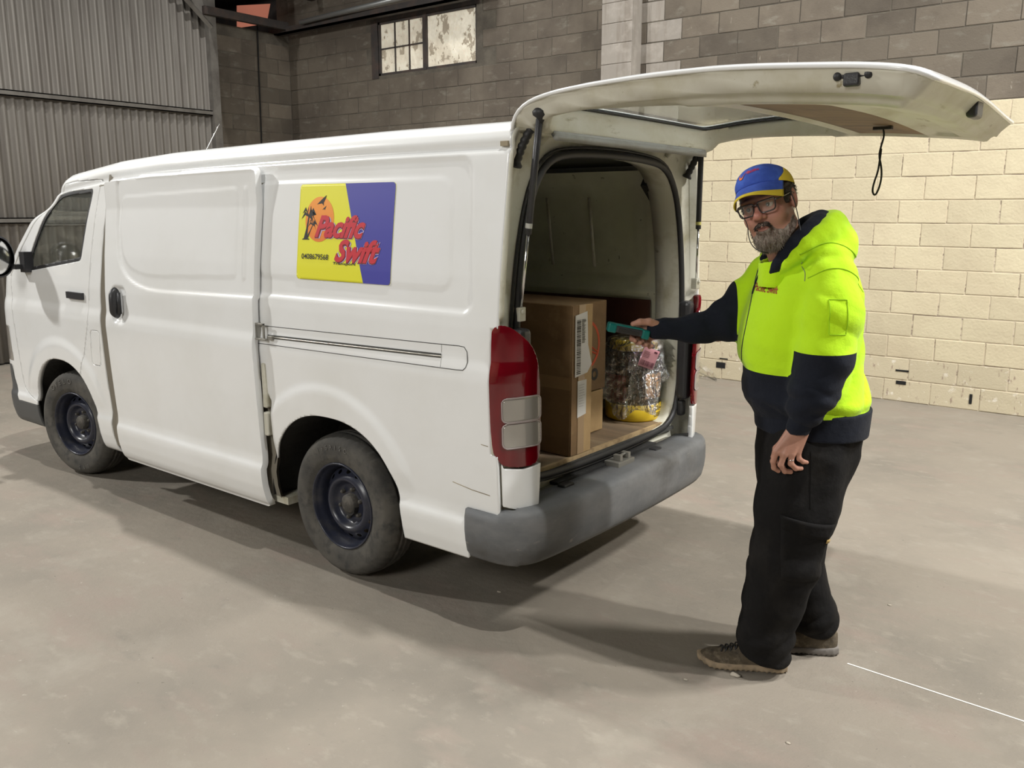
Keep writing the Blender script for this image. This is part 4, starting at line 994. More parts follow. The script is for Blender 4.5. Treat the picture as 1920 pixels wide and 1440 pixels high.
# ------------------------------------------------------------------ load
M_card = mat('brown_cardboard', (.20, .118, .05), .75, noise=[((.155, .09, .038), (2, 2, 5), .45, .65, 5), ((.24, .15, .07), 9., .55, .7, 4)], bump=[(30., .0012)])
M_card2 = mat('light_cardboard', (.42, .28, .13), .75, noise=[((.34, .22, .10), 4., .45, .65, 5)], bump=[(30., .001)])
M_tape = mat('packing_tape', (.30, .19, .09), .3, coat=.5)
M_lab = mat('white_label', (.60, .59, .57), .5); M_ink = mat('label_ink', (.02, .02, .02), .6)
def carton(name, x0, y0, x1, y1, z0, z1, label, tape='z'):
    r = empty(name, (x0, y0, z0)); tag(r, label, 'box')
    b = MB().box((x0, y0, z0), (x1, y1, z1)); o = b.build('carton_body', M_card, r); bevel(o, .005, 2)
    return r
BX0, BX1, BY0, BY1 = -.86, -.168, .575, .735
big = carton('cardboard_box', BX0, BY0, BX1, BY1, .631, 1.30, 'tall narrow brown cardboard box with barcode labels standing at the van opening')
# end face flaps and tape on the face towards the tailgate
bevel(MB().box((BX1, BY0 + .002, .633), (BX1 + .004, BY0 + .066, 1.297)).build('flap', M_card, big), .0015)
bevel(MB().box((BX1, BY1 - .068, .633), (BX1 + .005, BY1 - .002, 1.297)).build('flap', M_card2, big), .0015)
MB().box((BX1 + .004, BY0 + .050, .633), (BX1 + .0062, BY0 + .100, 1.299)).build('tape', M_tape, big)
MB().box((BX0, BY0 - .0012, .93), (BX1, BY0 - .0002, .985)).build('tape', M_tape, big)
lb = obj('label', [(BX1 + .0068, BY0 + .020, 1.255), (BX1 + .0085, BY0 + .020, .985), (BX1 + .0068, BY0 + .118, .995), (BX1 + .0085, BY0 + .150, 1.03), (BX1 + .0068, BY0 + .122, 1.12), (BX1 + .0068, BY0 + .112, 1.268)], [(0, 1, 2, 3, 4, 5)], M_lab, big, smooth=False); solid(lb, .0006, 1)
bc = MB(); rb = random.Random(3); zz_ = 1.235
while zz_ > 1.0:
    h_ = rb.choice((.002, .003, .005)); bc.box((BX1 + .0087, BY0 + .030, zz_ - h_), (BX1 + .0092, BY0 + .062, zz_)); zz_ -= h_ + rb.choice((.002, .003, .004))
zz_ = 1.235
while zz_ > 1.13:
    h_ = rb.choice((.0012, .002)); bc.box((BX1 + .0087, BY0 + .070, zz_ - h_), (BX1 + .0092, BY0 + .085 + rb.uniform(0, .015), zz_)); zz_ -= h_ + rb.choice((.002, .003))
x_ = bc.build('barcode', M_ink, big)
lb = obj('label', [(BX1 + .0062, BY0 + .045, .965), (BX1 + .0062, BY0 + .045, .80), (BX1 + .0072, BY0 + .112, .81), (BX1 + .0066, BY0 + .114, .965)], [(0, 1, 2, 3)], M_lab, big, smooth=False); solid(lb, .0006, 1)
m = MB()
for k in range(9): m.box((BX1 + .0078, BY0 + .055, .945 - k * .012), (BX1 + .0080, BY0 + .085 + rb.uniform(0, .02), .9465 - k * .012))
m.build('print', mat('grey_print', (.25, .25, .27), .6), big)
# second box, with printed wheel emblem
X2, Y2a, Y2b, Z2a, Z2b = -.33, .745, 1.115, .84, 1.275
b2 = carton('cardboard_box', X2 - .5, Y2a, X2, Y2b, Z2a, Z2b, 'brown cardboard box with red wheel emblem behind the tall narrow box')
bpy.data.objects[b2.name].children[0].material_slots[0].material
mred = mat('carton_print_red', (.50, .07, .02), .7); mblk = mat('carton_print_black', (.02, .018, .015), .7)
cy_, cz_ = .935, 1.07; m = MB()
def ringx(m, r0, r1, x, cy, cz, n=40, a0=0, a1=2 * PI, sy=1.):
    a = np.linspace(a0, a1, n); v = [(x, cy + sy * r * math.cos(t), cz + r * math.sin(t)) for t in a for r in (r0, r1)]; m.add(v, grid_faces(n, 2))
ringx(m, .108, .122, X2 + .001, cy_, cz_); ringx(m, .02, .032, X2 + .001, cy_, cz_)
for an in (90, 205, 335):
    c_, s_ = math.cos(math.radians(an)), math.sin(math.radians(an))
    for off in (-.012, .012): m.tube([(X2 + .0004, cy_ + c_ * .03 - s_ * off, cz_ + s_ * .03 + c_ * off), (X2 + .0004, cy_ + c_ * .11 - s_ * off * .5, cz_ + s_ * .11 + c_ * off * .5)], .0045, 4)
solid(m.build('wheel_emblem', mred, b2), .001)
me = text_mesh('NO', .075, .0005, 0, .004); v = np.array([q.co for q in me.vertices]); obj('lettering', np.stack([np.full(len(v), X2 + .0012) + v[:, 2], 0.925 + v[:, 0], .895 + v[:, 1]], 1), [tuple(p.vertices) for p in me.polygons], mblk, b2, smooth=False)
b3 = carton('wooden_crate', X2 - .45, .745, X2 + .0, 1.10, .631, .836, 'pale low box under the emblem box inside the van')
b3.children[0].data.materials.clear(); b3.children[0].data.materials.append(M_card2)

# tub wrapped in clear film
TC = (-.355, 1.437, .631); tb = empty('plastic_tub', TC); tag(tb, 'yellow and black plastic tub standing on the van floor under clear film', 'tub')
M_tubb = mat('black_tub', (.012, .012, .018), .35); M_tuby = mat('yellow_tub', (.66, .46, .02), .42); M_tubr = mat('red_tub_label', (.20, .015, .012), .4)
def lat(name, prof, m, part=None, n=56):
    v, f = lathe(prof, TC, 'z', n); return solid(obj(name, v, f, m, tb), .002, 0)
lat('base_band', [(0, .0), (.137, .0), (.143, .008), (.145, .085), (.140, .086)], M_tuby)
lat('tub_body', [(.140, .085), (.141, .26), (.138, .33), (.126, .36)], M_tubb)
a = np.linspace(-2.9, -.6, 40); a = np.linspace(math.radians(-175), math.radians(-75), 40)
v = [(TC[0] + .1425 * math.cos(t), TC[1] + .1425 * math.sin(t), TC[2] + z_) for z_ in (.10, .24) for t in a]; solid(obj('red_label', v, grid_faces(2, 40), M_tubr, tb), .001, 1)
a = np.linspace(math.radians(-35), math.radians(15), 20)
v = [(TC[0] + .1425 * math.cos(t), TC[1] + .1425 * math.sin(t), TC[2] + z_) for z_ in (.12, .25) for t in a]; solid(obj('paper_label', v, grid_faces(2, 20), mat('orange_paper_label', (.50, .26, .10), .6), tb), .001, 1)
lat('lid', [(.0, .418), (.118, .418), (.130, .412), (.134, .40), (.134, .372), (.126, .365)], M_tuby)
m = MB()
for k, w_ in enumerate((.05, .07, .045, .0, .06, .055, .05)):
    if w_: m.box((TC[0] + .1455, TC[1] - .03, TC[2] + .07 - k * .008), (TC[0] + .1462, TC[1] - .03 + w_, TC[2] + .0735 - k * .008))
m.build('print', M_ink, tb)
# crumpled clear film: draped skirt with folds
M_film = bpy.data.materials.new('clear_film'); M_film.use_nodes = True; nt = M_film.node_tree; nt.nodes.clear()
out = nt.nodes.new('ShaderNodeOutputMaterial'); mxs = nt.nodes.new('ShaderNodeMixShader'); tr_ = nt.nodes.new('ShaderNodeBsdfTransparent'); gl_ = nt.nodes.new('ShaderNodeBsdfGlossy'); gl_.inputs['Roughness'].default_value = .12
gl_.inputs['Color'].default_value = (.9, .9, .88, 1); tr_.inputs['Color'].default_value = (.90, .90, .88, 1)
fr = nt.nodes.new('ShaderNodeFresnel'); fr.inputs['IOR'].default_value = 1.6
ns = nt.nodes.new('ShaderNodeTexNoise'); ns.inputs['Scale'].default_value = 30; ns.inputs['Detail'].default_value = 6; tcn = nt.nodes.new('ShaderNodeTexCoord'); nt.links.new(tcn.outputs['Object'], ns.inputs['Vector'])
bp = nt.nodes.new('ShaderNodeBump'); bp.inputs['Distance'].default_value = .035; nt.links.new(ns.outputs[0], bp.inputs['Height']); nt.links.new(bp.outputs[0], gl_.inputs['Normal']); nt.links.new(bp.outputs[0], fr.inputs['Normal'])
ad = nt.nodes.new('ShaderNodeMath'); ad.operation = 'ADD'; ad.inputs[1].default_value = .06; nt.links.new(fr.outputs[0], ad.inputs[0])
nt.links.new(ad.outputs[0], mxs.inputs[0]); nt.links.new(tr_.outputs[0], mxs.inputs[1]); nt.links.new(gl_.outputs[0], mxs.inputs[2]); nt.links.new(mxs.outputs[0], out.inputs[0])
na_, nz_ = 220, 46; th = np.linspace(0, 2 * PI, na_, endpoint=False); u_ = np.linspace(0, 1, nz_)
TH, U = np.meshgrid(th, u_)
R0 = np.interp(U, [0, .12, .22, .30, .5, .75, 1], [.02, .10, .138, .150, .155, .160, .170]); Z0 = np.interp(U, [0, .12, .22, .30, 1], [.435, .432, .42, .39, .02])
fold = np.sin(TH * 9 + 1.3 * np.sin(TH * 3)) * .5 + .35 * np.sin(TH * 17 + U * 5) + .28 * np.sin(TH * 31 - U * 9) + .15 * np.sin(TH * 53 + U * 21)
R = R0 + fold * .024 * sst(U, .15, .9) + .004 * np.sin(U * 60 + TH * 7) + .07 * np.exp(-((TH - 5.6) / .22) ** 2) * sst(U, .3, 1) + .12 * np.exp(-((TH - 4.15) / .22) ** 2) * sst(U, .3, 1) + .03 * np.exp(-((TH - .6) / .2) ** 2) * sst(U, .3, .8)
Zf = Z0 + sst(U, .3, 1) * (.10 + .10 * np.sin(TH * 2 + .6) + .05 * np.sin(TH * 5)) * U
Zf = np.maximum(Zf, .012 + .012 * np.abs(fold))
V = np.stack([TC[0] + R * np.cos(TH), TC[1] + R * np.sin(TH), TC[2] + Zf], -1).reshape(-1, 3)
fm = obj('clear_film', V, grid_faces(nz_, na_, wrap=True), M_film); tag(fm, 'crumpled clear plastic film draped over the yellow tub', 'plastic wrap')
t2 = np.linspace(0, 1, 30); ww = np.linspace(-1, 1, 12); T2, W2 = np.meshgrid(t2, ww)
tx_ = TC[0] + .13 + T2 * .24; ty_ = TC[1] + .06 + T2 * .15; tz_ = TC[2] + .34 - .13 * T2 + W2 * (.07 * (1 - T2) ** .6 + .006) + .006 * np.sin(W2 * 9 + T2 * 6)
tail = obj('film_tail', np.stack([tx_, ty_ + .01 * np.sin(W2 * 14), tz_], -1).reshape(-1, 3), grid_faces(12, 30), M_film, None); tail.parent = fm; tail['label'] = 'loose end of the film pulled out towards the doorway'
M_pink = mat('pink_label', (.62, .30, .34), .5)
c = np.array([-.195, 1.305, .975]); ux = np.array([.03, .97, -.30]); ux /= np.linalg.norm(ux); uz = np.array([.25, .28, .93]); uz -= ux * (uz @ ux); uz /= np.linalg.norm(uz); un = np.cross(ux, uz)
def pk(a, b, h=0.): return c + ux * a + uz * b + un * (h + .004 * math.sin(a * 40))
gx = np.linspace(-.075, .075, 9); gz = np.linspace(-.05, .05, 5); v = [pk(a, b) for b in gz for a in gx]
pl = tag(solid(obj('parcel_label', v, grid_faces(5, 9), M_pink), .0008), 'pink printed parcel label stuck on the clear film', 'label')
m = MB(); x_ = -.066
while x_ < .060:
    w_ = rb.choice((.001, .0016, .003)); m.add([pk(x_, -.042, .0015), pk(x_ + w_, -.042, .0015), pk(x_ + w_, -.016, .0015), pk(x_, -.016, .0015)], [(0, 1, 2, 3)]); x_ += w_ + rb.choice((.0012, .002, .003))
for k in range(5): m.add([pk(-.06, .0 + k * .007, .0015), pk(-.01 + rb.uniform(0, .02), .0 + k * .007, .0015), pk(-.01, .002 + k * .007, .0015), pk(-.06, .002 + k * .007, .0015)], [(0, 1, 2, 3)])
m.add([pk(.02, .032, .0015), pk(.05, .032, .0015), pk(.05, .042, .0015), pk(.02, .042, .0015)], [(0, 1, 2, 3)])
o = m.build('print', mat('maroon_print', (.12, .03, .05), .6), None); o.parent = pl

# ------------------------------------------------------------------ the man
MF = np.array([.852, .548, 0.]); MR = np.array([math.cos(_yaw), -math.sin(_yaw), 0]); MN = np.array([math.sin(_yaw), math.cos(_yaw), 0])
def W3(P):                                                   # local (right, away, up) of the figure -> world
    P = np.atleast_2d(np.asarray(P, float)); return MF + P[:, :1] * MR + P[:, 1:2] * MN + P[:, 2:3] * np.array([0, 0, 1.])
man = empty('person', tuple(MF)); tag(man, 'bearded man in lime hi-vis hoodie, cap and glasses reaching a scanner to the van', 'person')
def orient(V, F):
    F = np.asarray(F); a, b, c = V[F[:, 0]], V[F[:, 1]], V[F[:, 2]]; vol = np.einsum('ij,ij->i', a, np.cross(b, c)).sum()
    return F if vol > 0 else F[:, ::-1]
def lumpy(P, s, a, ph=0.):
    return a * (np.sin(P[:, 0] * s + 2.1 * np.sin(P[:, 2] * s * .63 + ph)) * np.sin(P[:, 2] * s * .8 + 1.7 * np.sin(P[:, 1] * s * .7) + ph) + .5 * np.sin(P[:, 1] * s * 1.3 + P[:, 2] * s * .5 + ph))
def seccol(P, tab):
    """upright body from elliptical sections: rows z, centre u, centre w, half u, half w"""
    t = np.array(tab, float); z = P[:, 2]; c = [np.interp(z, t[:, 0], t[:, k]) for k in (1, 2, 3, 4)]
    q = np.sqrt(((P[:, 0] - c[0]) / c[2]) ** 2 + ((P[:, 1] - c[1]) / c[3]) ** 2)
    d = (q - 1) * np.minimum(c[2], c[3]); e = np.maximum(t[0, 0] - z, z - t[-1, 0])
    return np.maximum(d, e)
def chain(P, pts, rad, k=.02, dense=False):
    d = None
    if dense:
        q_ = smooth_poly(np.concatenate([np.array(pts, float), np.array(rad, float)[:, None]], 1), 2, False); q_ = resample(q_, 16); pts, rad = q_[:, :3], q_[:, 3]
    for i in range(len(pts) - 1):
        c = cone(P, pts[i], pts[i + 1], rad[i], rad[i + 1]); d = c if d is None else smin(d, c, k)
    return d
# head frame
HC = np.array([-.172, -.045, 1.712]); HS = 1.04
_a, _p, _ro = math.radians(35), math.radians(-6), math.radians(17)
hf = math.cos(_a) * np.array([0, -1, 0.]) + math.sin(_a) * np.array([-1, 0, 0.]); hx = np.cross(hf, [0, 0, 1.]); hx = -hx
hx = np.cross(np.array([0, 0, 1.]), hf) * -1
hx = np.cross(hf, np.array([0, 0, 1.]))                      # his right when positive
Hf = math.cos(_p) * hf + math.sin(_p) * np.array([0, 0, 1.]); Hz = -math.sin(_p) * hf + math.cos(_p) * np.array([0, 0, 1.])
Hx = -hx * 1.0                                               # his left (image right)
Hx2 = math.cos(_ro) * Hx + math.sin(_ro) * Hz; Hz2 = -math.sin(_ro) * Hx + math.cos(_ro) * Hz
HM = np.stack([Hx2, Hf, Hz2], 0)                             # rows: head axes in figure frame
def to_head(P): return (P - HC) @ HM.T / HS
def from_head(Q): return HC + HS * (np.asarray(Q, float) @ HM)
def head_sdf(Q):
    ax = np.abs(Q[:, 0]); A = np.stack([ax, Q[:, 1], Q[:, 2]], 1)
    d = ell(Q, (0, -.016, .036), (.079, .100, .094))
    d = smin(d, ell(Q, (0, .022, -.035), (.066, .072, .088)), .03)
    d = smin(d, ell(A, (.036, .058, -.030), (.030, .030, .030)), .022)
    d = smin(d, cone(A, (.052, .0, -.070), (.016, .068, -.106), .024, .022), .025)
    d = smin(d, ell(A, (.026, .084, .029), (.030, .012, .010)), .012)
    d = smax(d, -ell(A, (.033, .104, .007), (.021, .018, .014)), .010)
    d = smin(d, cone(Q, (0, .084, .022), (0, .112, -.020), .0085, .0125), .010)
    d = smin(d, ell(Q, (0, .1135, -.0235), (.0145, .0135, .0115)), .006)
    d = smin(d, ell(A, (.0145, .100, -.027), (.009, .011, .0085)), .005)
    d = smin(d, ell(A, (.007, .116 - .02, -.058), (.020, .010, .0055)), .006)
    d = smin(d, ell(Q, (0, .092, -.069), (.022, .011, .007)), .006)
    d = smax(d, -ell(Q, (0, .110, -.0628), (.027, .012, .0022)), .003)
    e = ell(A, (.081, -.012, .002), (.0105, .021, .034), rot('X', 12)); e = smax(e, -ell(A, (.093, -.006, .004), (.010, .012, .020)), .004)
    d = smin(d, e, .006)
    d = smin(d, ell(A, (.033, .0845, .0135), (.0165, .0085, .0045)), .005)
    return d
def neck_sdf(P):
    return cone(P, from_head((0, -.03, -.055)), (-.045, -.02, 1.46), .062, .075)
def hand_l(P):
    wr = (-.085, -.225, .975); kn = [(-.152, -.232, .905), (-.128, -.240, .898), (-.102, -.238, .897), (-.078, -.228, .903)]
    d = chain(P, [(-.06, -.215, 1.05), wr], [.030, .028])
    for k, r in zip(kn, (.0135, .0135, .013, .012)): d = smin(d, cone(P, (wr[0] + (k[0] + .113) * .55, wr[1], wr[2] - .01), k, .020, r), .012)
    f = None
    for c, rr in (([kn[0], (-.159, -.226, .868), (-.151, -.214, .842), (-.133, -.204, .828)], (.0105, .0098, .009, .0078)), ([kn[1], (-.137, -.238, .860), (-.118, -.226, .834), (-.094, -.216, .828)], (.0108, .010, .0092, .008)),
                  ([kn[2], (-.104, -.240, .864), (-.083, -.230, .845), (-.062, -.222, .842)], (.0102, .0096, .009, .0078)), ([kn[3], (-.074, -.232, .878), (-.057, -.224, .866), (-.043, -.218, .862)], (.009, .0085, .008, .007)),
                  ([(-.115, -.212, .945), (-.142, -.196, .905), (-.145, -.186, .872), (-.138, -.180, .852)], (.014, .0115, .0100, .0085))):
        c_ = chain(P, c, rr, .004); f = c_ if f is None else np.minimum(f, c_)
    return smin(d, f, .006)
HR = np.array([-.535, .15, 1.262])                           # right hand centre
def hand_r(P):
    Q = P - HR
    d = chain(Q, [(.16, .01, .0), (.062, .0, .004)], [.031, .027])
    kn = [(-.028, -.022, .022), (-.034, -.026, .004), (-.030, -.024, -.014), (-.020, -.018, -.030)]
    kn = [(-.030, .020, .008), (-.018, .025, -.005), (-.004, .024, -.018), (.010, .018, -.030)]
    for k in kn: d = smin(d, cone(Q, (.05, -.005, .004 + k[2] * .4), k, .021, .0125), .012)
    f = chain(Q, [(.038, -.010, .018), (.000, -.020, .034), (-.034, -.022, .034), (-.060, -.020, .026)], [.0165, .0135, .0115, .0090], .006)
    tips = [((-.054, .024, -.012), (-.058, .006, -.034), (-.050, -.018, -.036)), ((-.036, .028, -.026), (-.038, .006, -.046), (-.030, -.022, -.044)), ((-.014, .027, -.036), (-.014, .004, -.055), (-.008, -.024, -.051)), ((.006, .018, -.048), (.008, .0, -.062), (.014, -.020, -.055))]
    for k, t, r in zip(kn, tips, (.0105, .0105, .010, .0088)): f = np.minimum(f, chain(Q, [k, *t], [r, r * .95, r * .88, r * .78], .004))
    return smin(d, f, .006)
def body_core(P):
    d = seccol(P, [(.80, .02, 0, .10, .13), (1.0, .02, 0, .12, .15), (1.2, -.03, 0, .16, .17), (1.4, -.02, 0, .12, .18), (1.50, -.02, 0, .06, .12)])
    for pts, r in (([(-.02, -.17, 1.44), (.0, -.20, 1.22), (-.06, -.215, 1.05)], (.05, .04, .03)), ([(-.06, .17, 1.44), (-.27, .17, 1.26), tuple(HR + (.16, .01, 0))], (.05, .04, .031)),
                   ([(-.01, -.08, .86), (-.03, -.07, .50), (-.07, -.05, .10)], (.085, .06, .045)), ([(.06, .09, .86), (.05, .12, .50), (.12, .11, .10)], (.085, .06, .045))): d = smin(d, chain(P, pts, r), .03)
    return smin(d, neck_sdf(P), .03)
parts_ = []
def face_all(P): return smin(head_sdf(to_head(P)) * HS, neck_sdf(P), .03)
def put(fun, lo, hi, h): V, F = surface_nets(fun, lo, hi, h); return V, orient(V, F)
bm_ = MB(); colr = []
for fun, lo, hi, h in ((face_all, (-.30, -.19, 1.48), (.02, .13, 1.83), .0026), (hand_l, (-.18, -.275, .80), (-.01, -.16, 1.00), .0024), (hand_r, (-.67, .07, 1.17), (-.44, .20, 1.33), .0024), (lambda P: body_core(P), (-.5, -.30, .08), (.25, .28, 1.56), .014)):
    V, F = put(fun, lo, hi, h); bm_.add(V, F)
    colr.append(V)
V, F = bm_.arr(); Q = to_head(V)
# skin tone: real differences of hue (lips, nose, cheeks, knuckles)
base = np.array([.40, .205, .145]); C_ = np.tile(base, (len(V), 1)); inhead = np.linalg.norm(Q, axis=1) < .2
def blend(mask, col, a):
    global C_
    m_ = (mask * a)[:, None]; C_ = C_ * (1 - m_) + np.array(col) * m_
g_ = lambda c, r: np.exp(-(((Q - np.array(c)) / np.array(r)) ** 2).sum(1)) * inhead
aQ = Q.copy(); aQ[:, 0] = np.abs(aQ[:, 0]); ga = lambda c, r: np.exp(-(((aQ - np.array(c)) / np.array(r)) ** 2).sum(1)) * inhead
blend(g_((0, .112, -.018), (.022, .03, .022)), (.42, .14, .11), .7); blend(ga((.045, .07, -.022), (.026, .04, .022)), (.44, .18, .14), .6)
blend(g_((0, .098, -.063), (.024, .02, .0075)), (.24, .085, .07), .9); blend(ga((.033, .085, .036), (.024, .02, .0055)), (.08, .05, .035), .85)
blend(ga((.083, -.01, .0), (.02, .03, .035)), (.46, .19, .15), .5); blend(ga((.033, .08, -.006), (.02, .02, .008)), (.32, .17, .13), .4)
M_skin = mat('skin', tuple(base), .48, spec=.4, bump=[(220., .0006)]); nt = M_skin.node_tree; at = nt.nodes.new('ShaderNodeAttribute'); at.attribute_name = 'tone'; nt.links.new(at.outputs['Color'], nt.nodes['Principled BSDF'].inputs['Base Color'])
nt.nodes['Principled BSDF'].inputs['Subsurface Weight'].default_value = .06; nt.nodes['Principled BSDF'].inputs['Subsurface Radius'].default_value = (.012, .005, .003)
body = obj('body', W3(V), F, M_skin, man); ca = body.data.color_attributes.new('tone', 'FLOAT_COLOR', 'POINT'); ca.data.foreach_set('color', np.concatenate([C_, np.ones((len(C_), 1))], 1).astype(np.float32).ravel())
def hsub(name, Q_, F_, m, part=body, **k): return sub(name, W3(from_head(Q_)), F_, m, part, **k)
def hpart(name, Q_, F_, m, **k): return obj(name, W3(from_head(Q_)), F_, m, man, **k)
M_eye = mat('eye_white', (.55, .50, .46), .2, coat=.6); M_iris = mat('iris', (.05, .06, .06), .2, coat=.8)
for s_ in (-1, 1):
    v, f = lathe([(0, -.0128), (.006, -.0115), (.0105, -.007), (.0128, 0), (.0105, .007), (.006, .0115), (0, .0128)], (0, 0, 0), 'y', 20); e_ = hsub('eye', np.array(v) + (s_ * .0325, .0775, .0060), f, M_eye)
    v, f = lathe([(0, .0003), (.0035, .0), (.0062, -.0016)], (0, 0, 0), 'y', 18); v = np.array(v) * (1, -1, 1); hsub('iris', v + (s_ * .0325, .0908, .0060), f, M_iris, body)
# beard, moustache and hair: shells over the skin plus strands
def beard_t(Q):
    ax = np.abs(Q[:, 0]); z = Q[:, 2]; y = Q[:, 1]
    line = np.interp(ax, [0, .012, .022, .032, .050, .066, .075], [-.040, -.041, -.047, -.072, -.080, -.064, -.020])
    m = sst(line - z, -.003, .008) * sst(z, -.165, -.140) * sst(y, -.012, .008)
    lips = 1 - sst(np.sqrt((Q[:, 0] / .021) ** 2 + ((z + .0635) / .0085) ** 2), .75, 1.15) * 1.0
    m = m * (1 - np.clip(lips, 0, 1) * (y > .06))
    chin = np.exp(-((ax / .040) ** 2 + ((z + .112) / .030) ** 2)); must = np.exp(-(((ax - .014) / .022) ** 2 + ((z + .049) / .008) ** 2))
    return -.004 + m * (.0050 + .018 * chin + .0035 * must)
def beard_f(P):
    Q = to_head(P); n = .0012 * np.sin(Q[:, 0] * 900 + 40 * Q[:, 2]) * np.sin(Q[:, 2] * 500 + 60 * Q[:, 1]) + .0012 * np.sin(Q[:, 0] * 430 + 3) * np.cos(Q[:, 2] * 260)
    return (head_sdf(Q) - beard_t(Q) + n * (beard_t(Q) > 0)) * HS
M_beard = mat('greying_beard', (.12, .078, .055), .75, noise=[((.24, .20, .16), (60, 60, 18), .45, .62, 3)]); nt = M_beard.node_tree
M_beardg = mat('grey_beard_hair', (.25, .215, .17), .7); M_hair = mat('dark_brown_hair', (.025, .018, .014), .6, noise=[((.09, .075, .065), 90., .58, .66, 2)])
V, F = put(beard_f, (-.30, -.19, 1.48), (.0, .10, 1.70), .0030); bd = obj('beard', W3(V), F, M_beard, man)
def strands(name, V, F, keep, dirfn, n, L, r, m, part, seed):
    rg = np.random.default_rng(seed); C = V[F[:, 0]] * .5 + V[F[:, 2]] * .5; ok = np.where(keep(to_head(C)))[0]
    if len(ok) == 0: return
    pk_ = rg.choice(ok, n); vs = []; fs = []; k = 0
    for i in pk_:
        c = V[F[i]].mean(0) + rg.normal(0, .0012, 3); q = to_head(c[None])[0]; d = dirfn(q, rg); l = L * rg.uniform(.5, 1.15)
        a = np.cross(d, [.3, .5, .8]); a /= np.linalg.norm(a); b = np.cross(d, a)
        t = c + d * l + rg.normal(0, .0015, 3); mid = (c + t) / 2 + b * rg.normal(0, .0015)
        vs += [c + a * r, c - a * r * .5 + b * r * .8, c - a * r * .5 - b * r * .8, mid + a * r * .8, mid - a * r * .4 + b * r * .6, mid - a * r * .4 - b * r * .6, t]
        fs += [(k, k + 1, k + 4, k + 3), (k + 1, k + 2, k + 5, k + 4), (k + 2, k, k + 3, k + 5), (k + 3, k + 4, k + 6), (k + 4, k + 5, k + 6), (k + 5, k + 3, k + 6)]; k += 7
    o = sub(name, W3(np.array(vs)), fs, m, part); o['kind'] = 'stuff'
def hd(v): v = np.array(v, float) @ HM; return v / np.linalg.norm(v)
def bdir(q, rg): return hd((q[0] * 4 + rg.normal(0, .22), .35 + rg.normal(0, .15), -1 + rg.normal(0, .12)))
kb = lambda Q: (beard_t(Q) > .001)
strands('beard_hair', V, F, lambda Q: kb(Q) & (Q[:, 2] < -.082) & (np.abs(Q[:, 0]) < .055), bdir, 1500, .016, .0007, M_beardg, bd, 1)
strands('beard_hair', V, F, kb, bdir, 1500, .008, .0006, M_beard, bd, 2)
strands('beard_hair', V, F, lambda Q: kb(Q) & (Q[:, 2] > -.062) & (np.abs(Q[:, 0]) < .034), lambda q, rg: hd((np.sign(q[0]) * .9 + rg.normal(0, .15), .3, -.8)), 500, .009, .0006, M_hair, bd, 3)
def hair_t(Q):
    ax = np.abs(Q[:, 0]); z = Q[:, 2]; y = Q[:, 1]
    side_ = sst(z, .008, .018) * sst(.046 - y, 0, .010) + sst(-y - .046, 0, .012) * sst(z, -.065, -.05) + sst(z, -.012, -.004) * sst(.014 - np.abs(y - .026), 0, .006) * (ax > .055) * sst(.045 - z, 0, .005)
    return -.004 + .0105 * np.clip(side_, 0, 1) * sst(.0865 - ax, 0, .004)
V, F = put(lambda P: (head_sdf(to_head(P)) - hair_t(to_head(P)) + .0015 * np.sin(to_head(P)[:, 2] * 300 + 90 * to_head(P)[:, 1])) * HS, (-.30, -.19, 1.55), (.02, .13, 1.83), .004); hr = obj('hair', W3(V), F, M_hair, man)
kh = lambda Q: (hair_t(Q) > .004) & (Q[:, 2] < .045)
strands('loose_hair', V, F, kh, lambda q, rg: hd((q[0] * 5 + rg.normal(0, .3), -.9 + rg.normal(0, .3), -.35 + rg.normal(0, .5))), 1300, .012, .0008, M_hair, hr, 5)
# cap
M_capb = mat('royal_blue_cap', (.035, .085, .42), .85, noise=[((.05, .12, .52), 30., .45, .65, 3)], bump=[(160., .0008), (26., .003)]); M_capy = mat('yellow_cap_trim', (.72, .55, .04), .85, bump=[(160., .0006)])
nu, nv = 72, 30; uu, vv_ = np.meshgrid(np.linspace(0, 2 * PI, nu, endpoint=False), np.linspace(0, 1, nv))
ph = vv_ * PI / 2; low = .05; rx, ry, rz = .0875, .110, .078
cx_ = rx * np.cos(ph) ** .85 * np.cos(uu); cy_2 = -.014 + ry * np.cos(ph) ** .85 * np.sin(uu); cz_2 = .051 + rz * np.sin(ph) + .026 * np.maximum(np.sin(uu), 0) * np.cos(ph) - .014 * np.maximum(-np.sin(uu), 0) * np.cos(ph)
wr_ = 1 + .012 * np.sin(uu * 3 + 6 * vv_) + .010 * np.sin(vv_ * 26 + 3 * np.sin(uu * 2)) * (np.sin(uu) > 0) * np.sin(ph * 2)
QV = np.stack([cx_ * wr_, -.014 + (cy_2 + .014) * wr_, cz_2], -1).reshape(-1, 3); QF = grid_faces(nv, nu, wrap=True).tolist()
el = (QV[:, 2] - .051); fy = (.050 + .0 * QV[:, 1]) - el - .45 * np.maximum(QV[:, 1] + .012, 0) - .25 * np.maximum(-.05 - QV[:, 1], 0); fy = np.where(QV[:, 1] < .055, fy, -.01)
v1, f1 = clip(QV, QF, -fy); cap = solid(hpart('cap', v1, f1, M_capb), .003); v2, f2 = clip(QV, QF, fy); solid(hsub('cap_side_panel', v2, f2, M_capy, cap), .003)
ub, vb = np.meshgrid(np.linspace(-1, 1, 41), np.linspace(0, 1, 16)); an = PI / 2 - ub * 1.12
bx = rx * 1.0 * np.cos(an) * (1 + .02 * vb); by = -.014 + ry * np.sin(an) + vb * (.074 * np.cos(ub * 1.25) ** .7 + .006); bz = .053 + .024 * np.maximum(np.sin(an), 0) - vb * .020 - 3.2 * (bx ** 2) * vb - .008 * vb ** 2
